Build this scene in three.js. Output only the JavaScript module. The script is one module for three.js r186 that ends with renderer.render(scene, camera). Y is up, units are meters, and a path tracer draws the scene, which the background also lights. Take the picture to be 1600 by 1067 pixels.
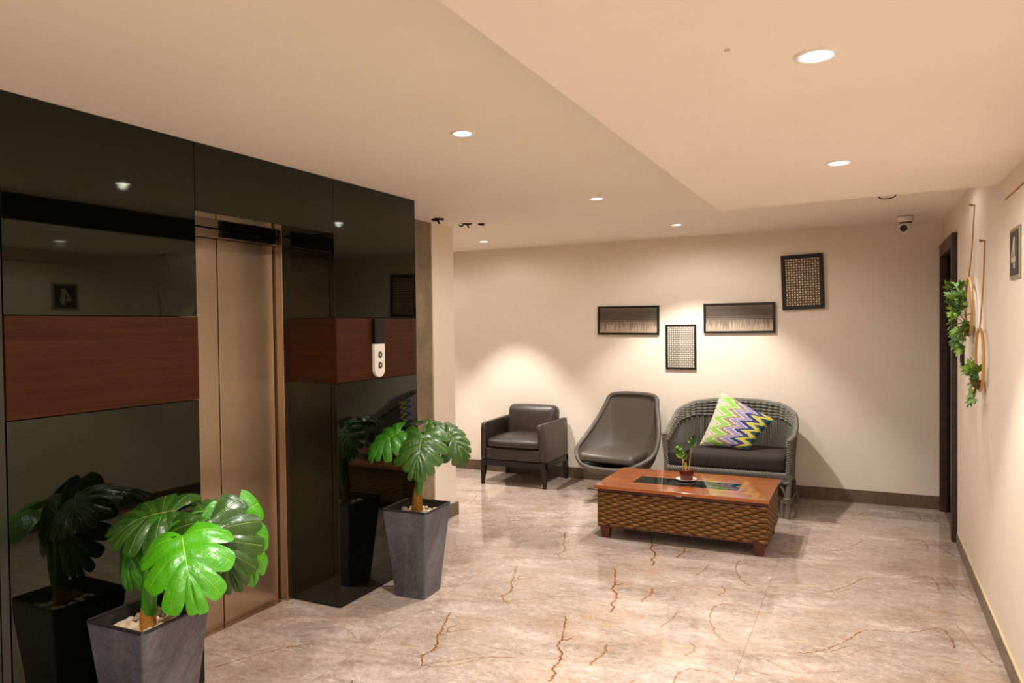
import * as THREE from 'three';
import { RoundedBoxGeometry } from 'three/addons/geometries/RoundedBoxGeometry.js';
import { mergeGeometries, mergeVertices } from 'three/addons/utils/BufferGeometryUtils.js';
import { FontLoader } from 'three/addons/loaders/FontLoader.js';
import { TextGeometry } from 'three/addons/geometries/TextGeometry.js';

// ------------------------------------------------------------------ camera, exposure, lamps
const scene = new THREE.Scene();
scene.background = new THREE.Color(0x000000);
const camera = new THREE.PerspectiveCamera(50.4, 1600 / 1067, 0.05, 60);
camera.rotation.order = 'YXZ';
camera.position.set(0, 1.6, 0);
camera.rotation.set(-0.02099, 0.455605, -0.01212);
scene.add(camera);
const renderer = new THREE.WebGLRenderer({ antialias: true });
renderer.toneMapping = THREE.LinearToneMapping;
renderer.toneMappingExposure = 1.09;
renderer.shadowMap.enabled = true;
renderer.shadowMap.type = THREE.PCFSoftShadowMap;

const LAMP = new THREE.Color().setRGB(1.0, 0.97, 0.925);   // warm white downlights
const CORE_CD = 8.0, CORE_ANGLE = 0.80, SPILL_CD = 2.4, SPILL_ANGLE = 1.53, SOFT = 0.26;
const H = 2.445, DROP = 2.265;                            // main ceiling, lowered ceiling
// x, z, ceiling height, brightness, label, half angle of the beam, tilt towards the back wall, share of spill
const LAMPS = [
  [-1.585, -2.77, H, 1.1, 'glowing round downlight in the main ceiling nearest the lift doors'],
  [-1.62, -4.614, H, 1.3, 'glowing round downlight in the main ceiling beside the corner of the lowered ceiling'],
  [-3.413, -6.359, H, 1.75, 'small glowing downlight above the armchair beside the pale pillar', 0.65, 0, 0.15],
  [-1.454, -6.168, H, 1.3, 'small glowing downlight close to the back wall above the four pictures', 0.80, 0.22, 0.6],
  [-0.113, -1.97, DROP, 0.85, 'largest glowing round downlight in the lowered ceiling, nearest the viewer', 0.76, 0, 0.7],
  [-0.105, -3.33, DROP, 0.85, 'glowing round downlight in the lowered ceiling towards its back edge', 0.76, 0, 0.7],
  [0.25, -5.12, H, 0.32, 'downlight behind the back edge of the lowered ceiling, by the hanging hoops', 0.56, 0, 0.3],
  [-5.0, -6.3, H, 1, 'downlight in the passage behind the pale pillar'],  // added lamp, out of view: its bounce brightens the back wall and ceiling
  [-1.56, -0.93, H, 1, 'downlight in the main ceiling behind the viewer on the lift side'],
  [-1.54, 0.9, H, 1, 'downlight in the main ceiling far behind the viewer'],
  [-0.12, -0.6, DROP, 1, 'downlight in the lowered ceiling just behind the viewer'],
  [-0.12, 0.77, DROP, 1, 'downlight in the lowered ceiling far behind the viewer'],
];

// ------------------------------------------------------------------ small helpers
function rng(seed) { let a = seed >>> 0; return () => { a |= 0; a = a + 0x6D2B79F5 | 0; let t = Math.imul(a ^ a >>> 15, 1 | a); t = t + Math.imul(t ^ t >>> 7, 61 | t) ^ t; return ((t ^ t >>> 14) >>> 0) / 4294967296; }; }
const V = (x, y, z) => new THREE.Vector3(x, y, z);
const clamp = (x, a = 0, b = 1) => Math.min(b, Math.max(a, x));
const smooth = (a, b, x) => { const t = clamp((x - a) / (b - a)); return t * t * (3 - 2 * t); };
const mix = (a, b, t) => a + (b - a) * t;
function hash(ix, iy, s) { let h = Math.imul(ix, 374761393) ^ Math.imul(iy, 668265263) ^ Math.imul(s, 1274126177); h = Math.imul(h ^ h >>> 13, 1274126177); return ((h ^ h >>> 16) >>> 0) / 4294967296; }
function vnoise(x, y, px, py, s) {      // value noise with whole-number periods px, py
  const ix = Math.floor(x), iy = Math.floor(y), fx = x - ix, fy = y - iy;
  const w = n => ((n % px) + px) % px, q = n => ((n % py) + py) % py;
  const u = fx * fx * (3 - 2 * fx), v = fy * fy * (3 - 2 * fy);
  const x0 = w(ix), x1 = w(ix + 1), y0 = q(iy), y1 = q(iy + 1);
  return mix(mix(hash(x0, y0, s), hash(x1, y0, s), u), mix(hash(x0, y1, s), hash(x1, y1, s), u), v);
}
function fbm(u, v, fx, fy, oct, s) {    // u, v in 0..1, tileable
  let a = 0.5, t = 0, n = 0;
  for (let o = 0; o < oct; o++) { t += a * vnoise(u * fx, v * fy, fx, fy, s + o); n += a; a *= 0.5; fx *= 2; fy *= 2; }
  return t / n;
}
function dataTex(w, h, fn, srgb = true) {
  const d = new Uint8Array(w * h * 4);
  for (let j = 0; j < h; j++) for (let i = 0; i < w; i++) {
    const c = fn((i + 0.5) / w, (j + 0.5) / h, i, j), k = (j * w + i) * 4;
    if (typeof c === 'number') { d[k] = d[k + 1] = d[k + 2] = clamp(c) * 255; } else { d[k] = clamp(c[0], 0, 255); d[k + 1] = clamp(c[1], 0, 255); d[k + 2] = clamp(c[2], 0, 255); }
    d[k + 3] = 255;
  }
  const t = new THREE.DataTexture(d, w, h, THREE.RGBAFormat);
  t.wrapS = t.wrapT = THREE.RepeatWrapping; t.magFilter = THREE.LinearFilter; t.minFilter = THREE.LinearMipmapLinearFilter; t.generateMipmaps = true;
  if (srgb) t.colorSpace = THREE.SRGBColorSpace;
  t.needsUpdate = true; return t;
}
function rep(t, x, y) { const c = t.clone(); c.repeat.set(x, y); c.needsUpdate = true; return c; }
function std(color, roughness, extra = {}) { return new THREE.MeshStandardMaterial({ color, roughness, ...extra }); }
function phys(color, roughness, extra = {}) { return new THREE.MeshPhysicalMaterial({ color, roughness, ...extra }); }
const used = new Map();
function numbered(n) { const k = used.get(n) || 0; used.set(n, k + 1); return k ? `${n}_${String(k).padStart(3, '0')}` : n; }
function boxUV(g) {                       // uv in metres from the dominant axis of each face's normal
  const p = g.attributes.position, n = g.attributes.normal, uv = new Float32Array(p.count * 2);
  for (let i = 0; i < p.count; i++) {
    const ax = Math.abs(n.getX(i)), ay = Math.abs(n.getY(i)), az = Math.abs(n.getZ(i));
    if (ay >= ax && ay >= az) { uv[2 * i] = p.getX(i); uv[2 * i + 1] = p.getZ(i); }
    else if (ax >= az) { uv[2 * i] = p.getZ(i); uv[2 * i + 1] = p.getY(i); }
    else { uv[2 * i] = p.getX(i); uv[2 * i + 1] = p.getY(i); }
  }
  g.setAttribute('uv', new THREE.BufferAttribute(uv, 2)); return g;
}
function box(x0, x1, y0, y1, z0, z1, r = 0) {
  const w = Math.abs(x1 - x0), h = Math.abs(y1 - y0), d = Math.abs(z1 - z0);
  const g = r > 0 ? new RoundedBoxGeometry(w, h, d, 2, Math.min(r, w / 2.01, h / 2.01, d / 2.01)) : new THREE.BoxGeometry(w, h, d);
  g.translate((x0 + x1) / 2, (y0 + y1) / 2, (z0 + z1) / 2); return boxUV(g);
}
function merged(list) {
  const out = list.map(g => { const q = g.index ? g.toNonIndexed() : g; for (const k of Object.keys(q.attributes)) if (!['position', 'normal', 'uv'].includes(k)) q.deleteAttribute(k); if (!q.attributes.uv) q.setAttribute('uv', new THREE.BufferAttribute(new Float32Array(q.attributes.position.count * 2), 2)); return q; });
  return out.length === 1 ? out[0] : mergeGeometries(out);
}
function mesh(name, g, m, parent) {
  const o = new THREE.Mesh(Array.isArray(g) ? merged(g) : g, m);
  o.name = parent ? name : numbered(name); o.castShadow = o.receiveShadow = true;
  if (parent) { const c = parent.children.filter(k => k.name === name || k.name.startsWith(name + '_')).length; if (c) o.name = `${name}_${String(c).padStart(3, '0')}`; }
  (parent || scene).add(o); return o;
}
function tag(o, label, category, group) { o.userData.label = label; o.userData.category = category; if (group) o.userData.group = group; return o; }
function thing(name, label, category, [x, y, z] = [0, 0, 0], turn = 0, group) {
  const o = new THREE.Group(); o.name = numbered(name); scene.add(o); o.position.set(x, y, z); o.rotation.y = turn;
  return tag(o, label, category, group);
}
function struct(name, g, m) { const o = mesh(name, g, m); o.userData.kind = 'structure'; return o; }
function structGroup(name) { const o = new THREE.Group(); o.name = name; o.userData.kind = 'structure'; scene.add(o); return o; }
const curve = (pts, closed = false, tension = 0.5) => new THREE.CatmullRomCurve3(pts.map(p => p.isVector3 ? p : V(...p)), closed, 'catmullrom', tension);
const tube = (pts, r, seg = 24, rad = 8, closed = false) => new THREE.TubeGeometry(pts.getPoint ? pts : curve(pts, closed), seg, r, rad, closed);
function rod(a, b, r0, r1 = r0, rad = 10) {  // tapered straight rod
  const A = V(...a), B = V(...b), d = B.clone().sub(A), g = new THREE.CylinderGeometry(r1, r0, d.length(), rad);
  g.translate(0, d.length() / 2, 0); g.applyQuaternion(new THREE.Quaternion().setFromUnitVectors(V(0, 1, 0), d.normalize())); g.translate(A.x, A.y, A.z); return g;
}
function taperTube(pts, radii, seg = 20, rad = 10) {  // tube whose radius follows a list
  const c = pts.getPoint ? pts : curve(pts), g = new THREE.TubeGeometry(c, seg, 1, rad), p = g.attributes.position;
  for (let i = 0; i <= seg; i++) {
    const t = i / seg, k = t * (radii.length - 1), a = Math.floor(k), r = mix(radii[a], radii[Math.min(a + 1, radii.length - 1)], k - a), o = c.getPointAt(t);
    for (let j = 0; j <= rad; j++) { const q = i * (rad + 1) + j; p.setXYZ(q, o.x + (p.getX(q) - o.x) * r, o.y + (p.getY(q) - o.y) * r, o.z + (p.getZ(q) - o.z) * r); }
  }
  return g;
}
function frustum(wb, db, wt, dt, h, r = 0.004) {  // four-sided tapered block, base at y 0, small bevel by rounded box
  const g = new RoundedBoxGeometry(1, h, 1, 2, r), p = g.attributes.position;
  for (let i = 0; i < p.count; i++) { const t = p.getY(i) / h + 0.5; p.setXYZ(i, p.getX(i) * mix(wb, wt, t), p.getY(i) + h / 2, p.getZ(i) * mix(db, dt, t)); }
  g.computeVertexNormals(); return boxUV(g);
}
function soft(w, h, d, r, puffT = 0, puffF = 0, n = 18) {  // padded block with crowned top and front
  const g0 = new THREE.BoxGeometry(w, h, d, n, Math.max(6, Math.round(n / 2)), n), g = mergeVertices((g0.deleteAttribute('uv'), g0.deleteAttribute('normal'), g0)), p = g.attributes.position, q = V(), c = V();
  for (let i = 0; i < p.count; i++) {
    q.fromBufferAttribute(p, i); c.set(clamp(q.x, -w / 2 + r, w / 2 - r), clamp(q.y, -h / 2 + r, h / 2 - r), clamp(q.z, -d / 2 + r, d / 2 - r));
    const dv = q.clone().sub(c); if (dv.lengthSq() > 1e-12) { dv.normalize().multiplyScalar(r); q.copy(c).add(dv); }
    const fx = 1 - (2 * q.x / w) ** 2, fz = 1 - (2 * q.z / d) ** 2, fy = 1 - (2 * q.y / h) ** 2;
    if (q.y > 0) q.y += puffT * Math.max(0, fx) ** 0.7 * Math.max(0, fz) ** 0.7 * (q.y / (h / 2));
    if (q.z > 0) q.z += puffF * Math.max(0, fx) ** 0.7 * Math.max(0, fy) ** 0.7 * (q.z / (d / 2));
    p.setXYZ(i, q.x, q.y, q.z);
  }
  g.computeVertexNormals(); return boxUV(g);
}
function gridGeo(nu, nv, fn, closedU = false) {   // fn(u, v) -> Vector3
  const pos = [], uv = [], idx = [];
  for (let j = 0; j <= nv; j++) for (let i = 0; i <= nu; i++) { const p = fn(i / nu, j / nv); pos.push(p.x, p.y, p.z); uv.push(i / nu, j / nv); }
  for (let j = 0; j < nv; j++) for (let i = 0; i < nu; i++) { const a = j * (nu + 1) + i, b = a + 1, c = a + nu + 1, d = c + 1; idx.push(a, b, d, a, d, c); }
  const g = new THREE.BufferGeometry(); g.setAttribute('position', new THREE.Float32BufferAttribute(pos, 3)); g.setAttribute('uv', new THREE.Float32BufferAttribute(uv, 2)); g.setIndex(idx); g.computeVertexNormals(); return g;
}
function canvasTex(w, h, draw) {
  const c = document.createElement('canvas'); c.width = w; c.height = h; const x = c.getContext('2d'); draw(x, w, h);
  const t = new THREE.CanvasTexture(c); t.colorSpace = THREE.SRGBColorSpace; t.magFilter = THREE.LinearFilter; return t;
}

// ------------------------------------------------------------------ textures and materials
const R0 = rng(11);
// marble-print slab: the same print on every slab, as the floor in the photograph repeats its veins
const TW = 1.727, TD = 0.8635, TX = -2.27, TZ = -3.7135;
const VEINS = [  // polylines on the floor (x, z), width, strength
  [[[-2.105, -3.469], [-2.059, -3.333], [-2.02, -3.237], [-1.991, -3.143], [-1.957, -3.096], [-1.94, -2.995], [-1.953, -2.95], [-1.893, -2.858]], 0.007, 1],
  [[[-1.893, -2.862], [-1.849, -2.915], [-1.787, -2.961], [-1.713, -3.032], [-1.632, -3.078], [-1.502, -3.129]], 0.005, 0.75],
  [[[-1.893, -2.862], [-1.797, -2.893], [-1.726, -2.962], [-1.677, -3.03]], 0.006, 0.5],
  [[[-1.984, -3.332], [-2.0, -3.268], [-1.979, -3.234], [-1.943, -3.272], [-1.884, -3.321]], 0.007, 0.8],
  [[[-1.492, -3.685], [-1.448, -3.541], [-1.401, -3.391], [-1.398, -3.331], [-1.346, -3.256], [-1.318, -3.158], [-1.324, -3.084], [-1.292, -3.047], [-1.29, -2.966]], 0.008, 1],
  [[[-1.401, -3.391], [-1.378, -3.401], [-1.36, -3.43]], 0.013, 0.8],
  [[[-1.333, -3.225], [-1.27, -3.253], [-1.184, -3.289]], 0.004, 0.5],
  [[[-1.176, -3.432], [-1.16, -3.361], [-1.166, -3.282], [-1.178, -3.204]], 0.013, 0.55],
  [[[-0.685, -3.356], [-0.75, -3.346], [-0.785, -3.178], [-0.743, -3.021], [-0.681, -2.887], [-0.65, -2.86]], 0.008, 0.5],
  [[[-0.685, -3.356], [-0.62, -3.37]], 0.006, 0.6],
  [[[-0.808, -3.635], [-0.771, -3.585], [-0.78, -3.516], [-0.795, -3.48]], 0.007, 0.6],
  [[[-0.951, -3.136], [-0.958, -3.02], [-0.985, -2.9]], 0.012, 0.4],
  [[[-2.2, -3.05], [-2.0, -3.02], [-1.75, -3.2], [-1.55, -3.3], [-1.3, -3.5]], 0.003, 0.25],
  [[[-0.62, -2.95], [-0.75, -2.92], [-0.95, -3.1]], 0.004, 0.4],
];
const VEINS_B = [
  [[[-0.30, -2.87], [-0.224, -2.92], [-0.1, -3.11], [-0.007, -3.289], [0.189, -3.352], [0.334, -3.47], [0.375, -3.36], [0.382, -3.244]], 0.006, 0.7],
  [[[0.189, -3.352], [0.293, -3.374], [0.357, -3.328]], 0.005, 0.6], [[[-0.122, -2.90], [0.011, -3.075], [0.164, -3.168]], 0.004, 0.4],
  [[[-0.16, -2.95], [-0.09, -3.05]], 0.008, 0.35], [[[0.42, -3.55], [0.47, -3.3], [0.55, -3.1], [0.8, -2.95]], 0.006, 0.5], [[[-0.45, -3.6], [-0.3, -3.52], [-0.1, -3.62]], 0.004, 0.4], [[[0.75, -3.65], [0.9, -3.4], [1.05, -3.35]], 0.006, 0.5],
];
const makeTile = (list, OX, seed) => {
  const w = 2048, h = 1024, acc = new Float32Array(w * h), halo = new Float32Array(w * h), R = rng(seed);
  for (const [pts, wd, st] of list) {
    const P = pts.map(([x, z]) => [(x - OX) / TW * w, (z - TZ) / TD * h]);
    const c = new THREE.CatmullRomCurve3(P.map(([a, b]) => V(a, b, 0))), len = c.getLength(), n = Math.ceil(len * 1.2);
    for (let i = 0; i <= n; i++) {
      const t = i / n, p = c.getPoint(t), j = 14;
      const ox = (vnoise(t * len / j, 3.3 + P[0][0], 4096, 8192, 77) - 0.5) * 15 + (vnoise(t * len / 5, 8.1, 4096, 64, 78) - 0.5) * 7, oy = (vnoise(t * len / j, 6.6, 4096, 64, 79) - 0.5) * 13;
      const s = st * (0.35 + 0.9 * vnoise(t * len / 18, 1.2, 4096, 64, 80)), r = wd / TW * w * (0.30 + 0.62 * vnoise(t * len / 9, 5.2, 4096, 64, 81)), rh = r * 3.5 + 4;
      for (let y = Math.floor(p.y + oy - rh); y <= p.y + oy + rh; y++) for (let x = Math.floor(p.x + ox - rh); x <= p.x + ox + rh; x++) {
        if (x < 0 || y < 0 || x >= w || y >= h) continue;
        const d = Math.hypot(x - p.x - ox, y - p.y - oy), k = y * w + x;
        acc[k] = Math.max(acc[k], s * (1 - smooth(r * 0.3, r * 1.05, d))); halo[k] = Math.max(halo[k], s * 0.3 * (1 - smooth(0, rh, d)));
      }
    }
  }
  const white = new Float32Array(w * h);
  for (let q = 0; q < 420; q++) {       // fine pale scratches of the print
    let x = R() * w, y = R() * h, a = -0.45 + (R() - 0.5) * 0.9 + (R() < 0.2 ? 1.2 : 0), L = 30 + R() * 170, s = 0.35 + R() * 0.65;
    for (let i = 0; i < L; i++) { a += (R() - 0.5) * 0.16; x += Math.cos(a); y += -Math.sin(a); const xi = ((x | 0) + w) % w, yi = ((y | 0) + h) % h, f = s * Math.sin(Math.PI * i / L); white[yi * w + xi] = Math.max(white[yi * w + xi], f); white[yi * w + (xi + 1) % w] = Math.max(white[yi * w + (xi + 1) % w], f * 0.6); }
  }
  return dataTex(w, h, (u, v, i, j) => {
    const wu = u + 0.04 * (fbm(u, v, 6, 4, 3, 31) - 0.5), wv = v + 0.09 * (fbm(u, v, 5, 4, 3, 41) - 0.5);
    const cloud = fbm(wu, wv, 7, 5, 5, 21), fine = fbm(wu, wv, 70, 44, 3, 61), streak = fbm(wu, wv + 0.25 * wu, 6, 18, 4, 91), speck = fbm(u, v, 200, 110, 2, 191);
    const ridge = 1 - Math.abs(2 * fbm(wu, wv, 9, 7, 4, 51) - 1), hair = smooth(0.965, 1, 1 - Math.abs(2 * fbm(wu + 0.06 * cloud, wv + 0.3 * wu, 7, 26, 3, 231) - 1)) * smooth(0.4, 0.7, fbm(u, v, 9, 7, 3, 241));
    const g = clamp(0.60 + 0.85 * (cloud - 0.5) + 0.5 * (streak - 0.5) + 0.6 * (fine - 0.5) + 0.45 * (speck - 0.5)), br = smooth(0.5, 0.72, fbm(wu, wv, 5, 6, 4, 251)) * 0.22;
    let c = [mix(136, 197, g), mix(116, 179, g), mix(102, 168, g)].map((x, n) => mix(x, [172, 136, 102][n], br));
    c = c.map((x, n) => mix(x, [224, 210, 194][n], 0.7 * hair));
    const rust = smooth(0.90, 1, ridge) * smooth(0.45, 0.75, fbm(u, v, 4, 3, 3, 71)) * 0.35;
    const k = j * w + i, a = clamp(acc[k]), b = clamp(halo[k] + rust), wt = clamp(white[k] * 0.9);
    c = c.map((x, n) => mix(x, [176, 132, 88][n], b)); c = c.map((x, n) => mix(x, [100, 53, 20][n], a)); c = c.map((x, n) => mix(x, [226, 214, 198][n], wt));
    return c;
  });
};
const tileTex = makeTile(VEINS, TX, 5), tileTexB = makeTile(VEINS_B, TX + TW, 6);
const grainTex = (dark, light, fu, fv, s, w = 512, h = 512) => dataTex(w, h, (u, v) => {
  const wv = v + 0.03 * (fbm(u, v, 2, 3, 3, s + 5) - 0.5), g = 0.6 * fbm(u, wv, fu, fv, 4, s) + 0.4 * fbm(u, wv, fu * 3, fv * 5, 2, s + 9);
  const t = smooth(0.25, 0.75, g); return dark.map((d, n) => mix(d, light[n], t));
});
const plasterBump = dataTex(512, 512, (u, v) => 0.6 * fbm(u, v, 40, 40, 3, 3) + 0.4 * fbm(u, v, 6, 6, 3, 8), false);
const plasterMap = dataTex(512, 512, (u, v) => { const n = fbm(u, v, 5, 5, 5, 17) - 0.5; return [245 + n * 6, 238 + n * 7, 228 + n * 8]; });
const M = {};
M.plaster = std(0xf6ede3, 0.82, { map: plasterMap, bumpMap: plasterBump, bumpScale: 0.0012 });
M.ceiling = std(0xfffaf4, 0.9, { map: rep(plasterMap, 0.5, 0.5), bumpMap: rep(plasterBump, 0.5, 0.5), bumpScale: 0.001 });
M.tile = phys(0xffffff, 0.08, { map: tileTex, ior: 1.52 }); M.tileB = phys(0xffffff, 0.08, { map: tileTexB, ior: 1.52 });
M.joint = std(0x6b5a4a, 0.9);
M.stone = phys(0xffffff, 0.3, { map: dataTex(512, 256, (u, v) => { const n = fbm(u, v, 8, 4, 5, 23), k = fbm(u, v, 60, 30, 2, 29); const g = clamp(0.5 + 1.1 * (n - 0.5) + 0.4 * (k - 0.5)); return [mix(80, 122, g), mix(65, 101, g), mix(50, 80, g)]; }) });
M.edge = std(0xd8c59a, 0.6);
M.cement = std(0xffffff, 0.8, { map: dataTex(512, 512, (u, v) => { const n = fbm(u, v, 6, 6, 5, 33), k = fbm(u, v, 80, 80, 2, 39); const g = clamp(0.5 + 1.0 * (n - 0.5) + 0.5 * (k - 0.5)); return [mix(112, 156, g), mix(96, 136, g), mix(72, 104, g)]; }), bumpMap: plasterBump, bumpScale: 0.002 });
M.glass = phys(0x050603, 0.02, { ior: 1.52, specularColor: new THREE.Color().setRGB(0.92, 1, 0.78) });
M.darkEdge = phys(0x1c1a14, 0.15, { ior: 1.52 });
M.veneer = phys(0xbca88a, 0.5, { specularIntensity: 0.35, map: rep(grainTex([72, 38, 10], [94, 53, 14], 2, 30, 101), 1 / 0.8, 1 / 0.5), ior: 1.45 });
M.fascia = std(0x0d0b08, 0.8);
M.steel = phys(0xd2bca4, 0.25, { metalness: 1, anisotropy: 1, anisotropyRotation: 0, bumpMap: dataTex(256, 256, (u, v) => fbm(u, v, 2, 3, 1, 151), false), bumpScale: 0.0012 });
M.steelTrim = phys(0xb5a28c, 0.25, { metalness: 1 });
M.chrome = phys(0xd8d2c8, 0.12, { metalness: 1 });
M.blackPlastic = phys(0x0a0a0a, 0.25);
M.blackMatte = std(0x0b0a09, 0.6);
M.display = phys(0x0c0806, 0.08, { ior: 1.5 });
M.whitePlastic = phys(0xe9e2d6, 0.35);
M.frameBlack = phys(0x0a0807, 0.35);
M.darkWood = phys(0xffffff, 0.45, { map: rep(grainTex([38, 22, 14], [70, 44, 28], 3, 30, 201), 2, 2) });
M.doorWood = phys(0xffffff, 0.4, { map: rep(grainTex([16, 9, 6], [32, 18, 12], 3, 20, 205), 2, 2) });
const leatherBump = dataTex(512, 512, (u, v) => 0.7 * fbm(u, v, 70, 70, 2, 211) + 0.3 * fbm(u, v, 10, 10, 2, 215), false);
M.leatherBrown = phys(0x3a3029, 0.32, { bumpMap: rep(leatherBump, 5, 5), bumpScale: 0.0012, ior: 1.5 });
M.leatherGrey = phys(0x564d44, 0.38, { bumpMap: rep(leatherBump, 5, 5), bumpScale: 0.001, ior: 1.5 });
M.legBlack = phys(0x120d0a, 0.4);
M.tableTop = phys(0xe2dad2, 0.3, { map: rep(grainTex([146, 70, 14], [196, 110, 26], 3, 22, 301), 1 / 0.9, 1 / 0.45), clearcoat: 1, clearcoatRoughness: 0.06 });
M.tableDark = phys(0xffffff, 0.4, { map: rep(grainTex([64, 28, 10], [104, 50, 20], 3, 22, 305), 2, 2) });
M.tableWeave = phys(0xffffff, 0.45, { map: dataTex(512, 128, (u, v) => { const n = fbm(u, v, 24, 6, 3, 311); const t = smooth(0.25, 0.75, n); return [mix(98, 134, t), mix(61, 87, t), mix(16, 28, t)]; }) });
M.weaveBack = std(0x241306, 0.8);
M.pane = phys(0xffffff, 0.02, { transmission: 1, thickness: 0, ior: 1.5 });
M.inset = std(0x20241f, 0.7);
M.rattan = std(0xffffff, 0.6, { map: rep(dataTex(256, 256, (u, v) => { const n = fbm(u, v, 12, 12, 4, 321); return [mix(96, 132, n), mix(92, 125, n), mix(84, 112, n)]; }), 3, 3) });
M.rattanDark = std(0x2a2824, 0.8);
M.cushion = std(0x342a26, 0.92, { bumpMap: rep(dataTex(256, 256, (u, v, i, j) => ((i + j) % 4 < 2 ? 0.7 : 0.3) + 0.3 * fbm(u, v, 40, 40, 2, 331), false), 6, 6), bumpScale: 0.0006 });
M.zinc = phys(0xffffff, 0.42, { map: dataTex(512, 512, (u, v) => { const n = fbm(u, v, 5, 4, 5, 341), k = fbm(u, v, 90, 90, 2, 345), s = fbm(u, v, 30, 3, 3, 347); const g = clamp(0.5 + 1.1 * (n - 0.5) + 0.55 * (k - 0.5) + 0.5 * (s - 0.5)); return [mix(66, 122, g), mix(66, 120, g), mix(72, 126, g)]; }), metalness: 0.25, bumpMap: rep(plasterBump, 2, 2), bumpScale: 0.0008 });
M.zincRim = phys(0x2c2a2a, 0.4, { metalness: 0.3 });
M.soil = std(0x1c130c, 0.95);
M.pebbles = [0xcdb48e, 0xd9c6a8, 0xb8986c, 0xc9b9a0].map(c => std(c, 0.55));
M.terracotta = phys(0x6e2410, 0.4);
M.saucer = phys(0xe4d6c6, 0.3);
M.stem = std(0xc09a50, 0.6);
M.bamboo = phys(0xc48f4c, 0.45);
M.cord = std(0xa97f4c, 0.85);
M.lampFace = new THREE.MeshStandardMaterial({ color: 0x000000, emissive: LAMP, emissiveIntensity: 7 });
M.lampTrim = std(0xf1ece2, 0.5);

// ------------------------------------------------------------------ the room
{
  const fl = structGroup('floor');
  mesh('screed', box(-6.3, 0.8, -0.12, -0.003, -7.3, 2.9), M.joint, fl);
  const G = 0.0007, XL = -6.2, XR = 0.58, ZB = -7.1, ZF = 2.6;
  for (let c = -3; c <= 1; c++) for (let r = -4; r <= 7; r++) {
    const X0 = TX + c * TW, Z0 = TZ + r * TD, x0 = Math.max(X0 + G, XL), x1 = Math.min(X0 + TW - G, XR), z0 = Math.max(Z0 + G, ZB), z1 = Math.min(Z0 + TD - G, ZF);
    if (x1 - x0 < 0.02 || z1 - z0 < 0.02) continue;
    const g = new THREE.BoxGeometry(x1 - x0, 0.01, z1 - z0); g.translate((x0 + x1) / 2, -0.005, (z0 + z1) / 2);
    const p = g.attributes.position, uv = g.attributes.uv, turn = c === -1 || c === -3;
    for (let i = 0; i < p.count; i++) { const u = (p.getX(i) - X0) / TW, v = (p.getZ(i) - Z0) / TD; uv.setXY(i, turn ? 1 - u : u, turn ? 1 - v : v); }
    mesh('tile', g, c === 0 ? M.tile : M.tileB, fl);
  }
  struct('ceiling', box(-6.3, 0.9, H, H + 0.16, -7.35, 2.9), M.ceiling);
  const s = new THREE.Shape(); s.moveTo(-0.785, 4.392); s.lineTo(0.58, 4.278); s.lineTo(0.58, -2.6); s.lineTo(-0.78, -2.6); s.closePath();
  const g = new THREE.ExtrudeGeometry(s, { depth: 0.014, bevelEnabled: false }); g.rotateX(-Math.PI / 2); g.translate(0, DROP, 0);
  struct('ceiling_lowered', boxUV(g), M.ceiling);
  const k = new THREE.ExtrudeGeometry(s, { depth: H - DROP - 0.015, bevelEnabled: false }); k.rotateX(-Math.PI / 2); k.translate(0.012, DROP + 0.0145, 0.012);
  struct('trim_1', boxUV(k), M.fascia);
  struct('wall_back', box(-6.3, 0.9, -0.12, H, -7.3, -7.1), M.plaster);
  struct('wall_front', box(-6.3, 0.9, -0.12, H, 2.6, 2.8), M.plaster);
  struct('wall_far_left', box(-6.5, -6.2, -0.12, H, -7.3, 2.8), M.plaster);
  // right wall with the doorway in its far corner
  const wr = structGroup('wall_right');
  mesh('plaster_face', [box(0.58, 0.9, -0.12, H, -6.16, 2.6), box(0.58, 0.9, 2.17, H, -7.1, -6.16)], M.plaster, wr);
  mesh('seam', box(0.5755, 0.5805, 2.160, 2.164, -4.06, 2.6), M.cord, wr);
  // pillar and the plastered return behind the lift cladding
  struct('wall_pillar', box(-3.62, -3.162, 0, H, -5.335, -5.0), M.plaster);
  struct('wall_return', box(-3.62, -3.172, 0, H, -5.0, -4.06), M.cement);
  struct('wall_lift_core', box(-3.95, -3.62, 0, H, -5.3, 2.6), M.plaster);
  // skirtings
  struct('baseboard_back', box(-6.2, 0.578, 0.0, 0.112, -7.1, -7.086, 0.002), M.stone);
  struct('baseboard_pillar', [box(-3.162, -3.146, 0.0, 0.106, -5.349, -4.07, 0.002), box(-3.6, -3.162, 0, 0.106, -5.349, -5.335, 0.002)], M.stone);
  struct('baseboard_right', [box(0.566, 0.5805, 0, 0.085, -6.0, 2.6, 0.002)], M.stone);
  struct('trim_2', box(0.570, 0.5805, 0.085, 0.1, -6.0, 2.6, 0.003), M.edge);
  // door in the right wall
  const d = structGroup('door_2');
  mesh('door_leaf', box(0.70, 0.74, 0.005, 2.13, -7.05, -6.2), M.doorWood, d);
  mesh('architrave', [box(0.545, 0.60, 0.0, 2.235, -6.165, -6.08, 0.004)], M.darkWood, d);
  mesh('architrave', [box(0.545, 0.60, 2.135, 2.235, -7.098, -6.166, 0.004)], M.darkWood, d);
  mesh('architrave', [box(0.545, 0.60, 0.0, 2.134, -7.098, -7.02, 0.004)], M.darkWood, d);
  mesh('door_lining', [box(0.602, 0.76, 0.0, 2.165, -6.2, -6.165), box(0.602, 0.76, 2.135, 2.165, -7.098, -6.2), box(0.602, 0.76, 0, 2.134, -7.098, -7.055)], M.doorWood, d);
  mesh('backing', box(0.761, 0.88, 0, 2.165, -7.098, -6.165), M.fascia, d);
}

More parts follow.
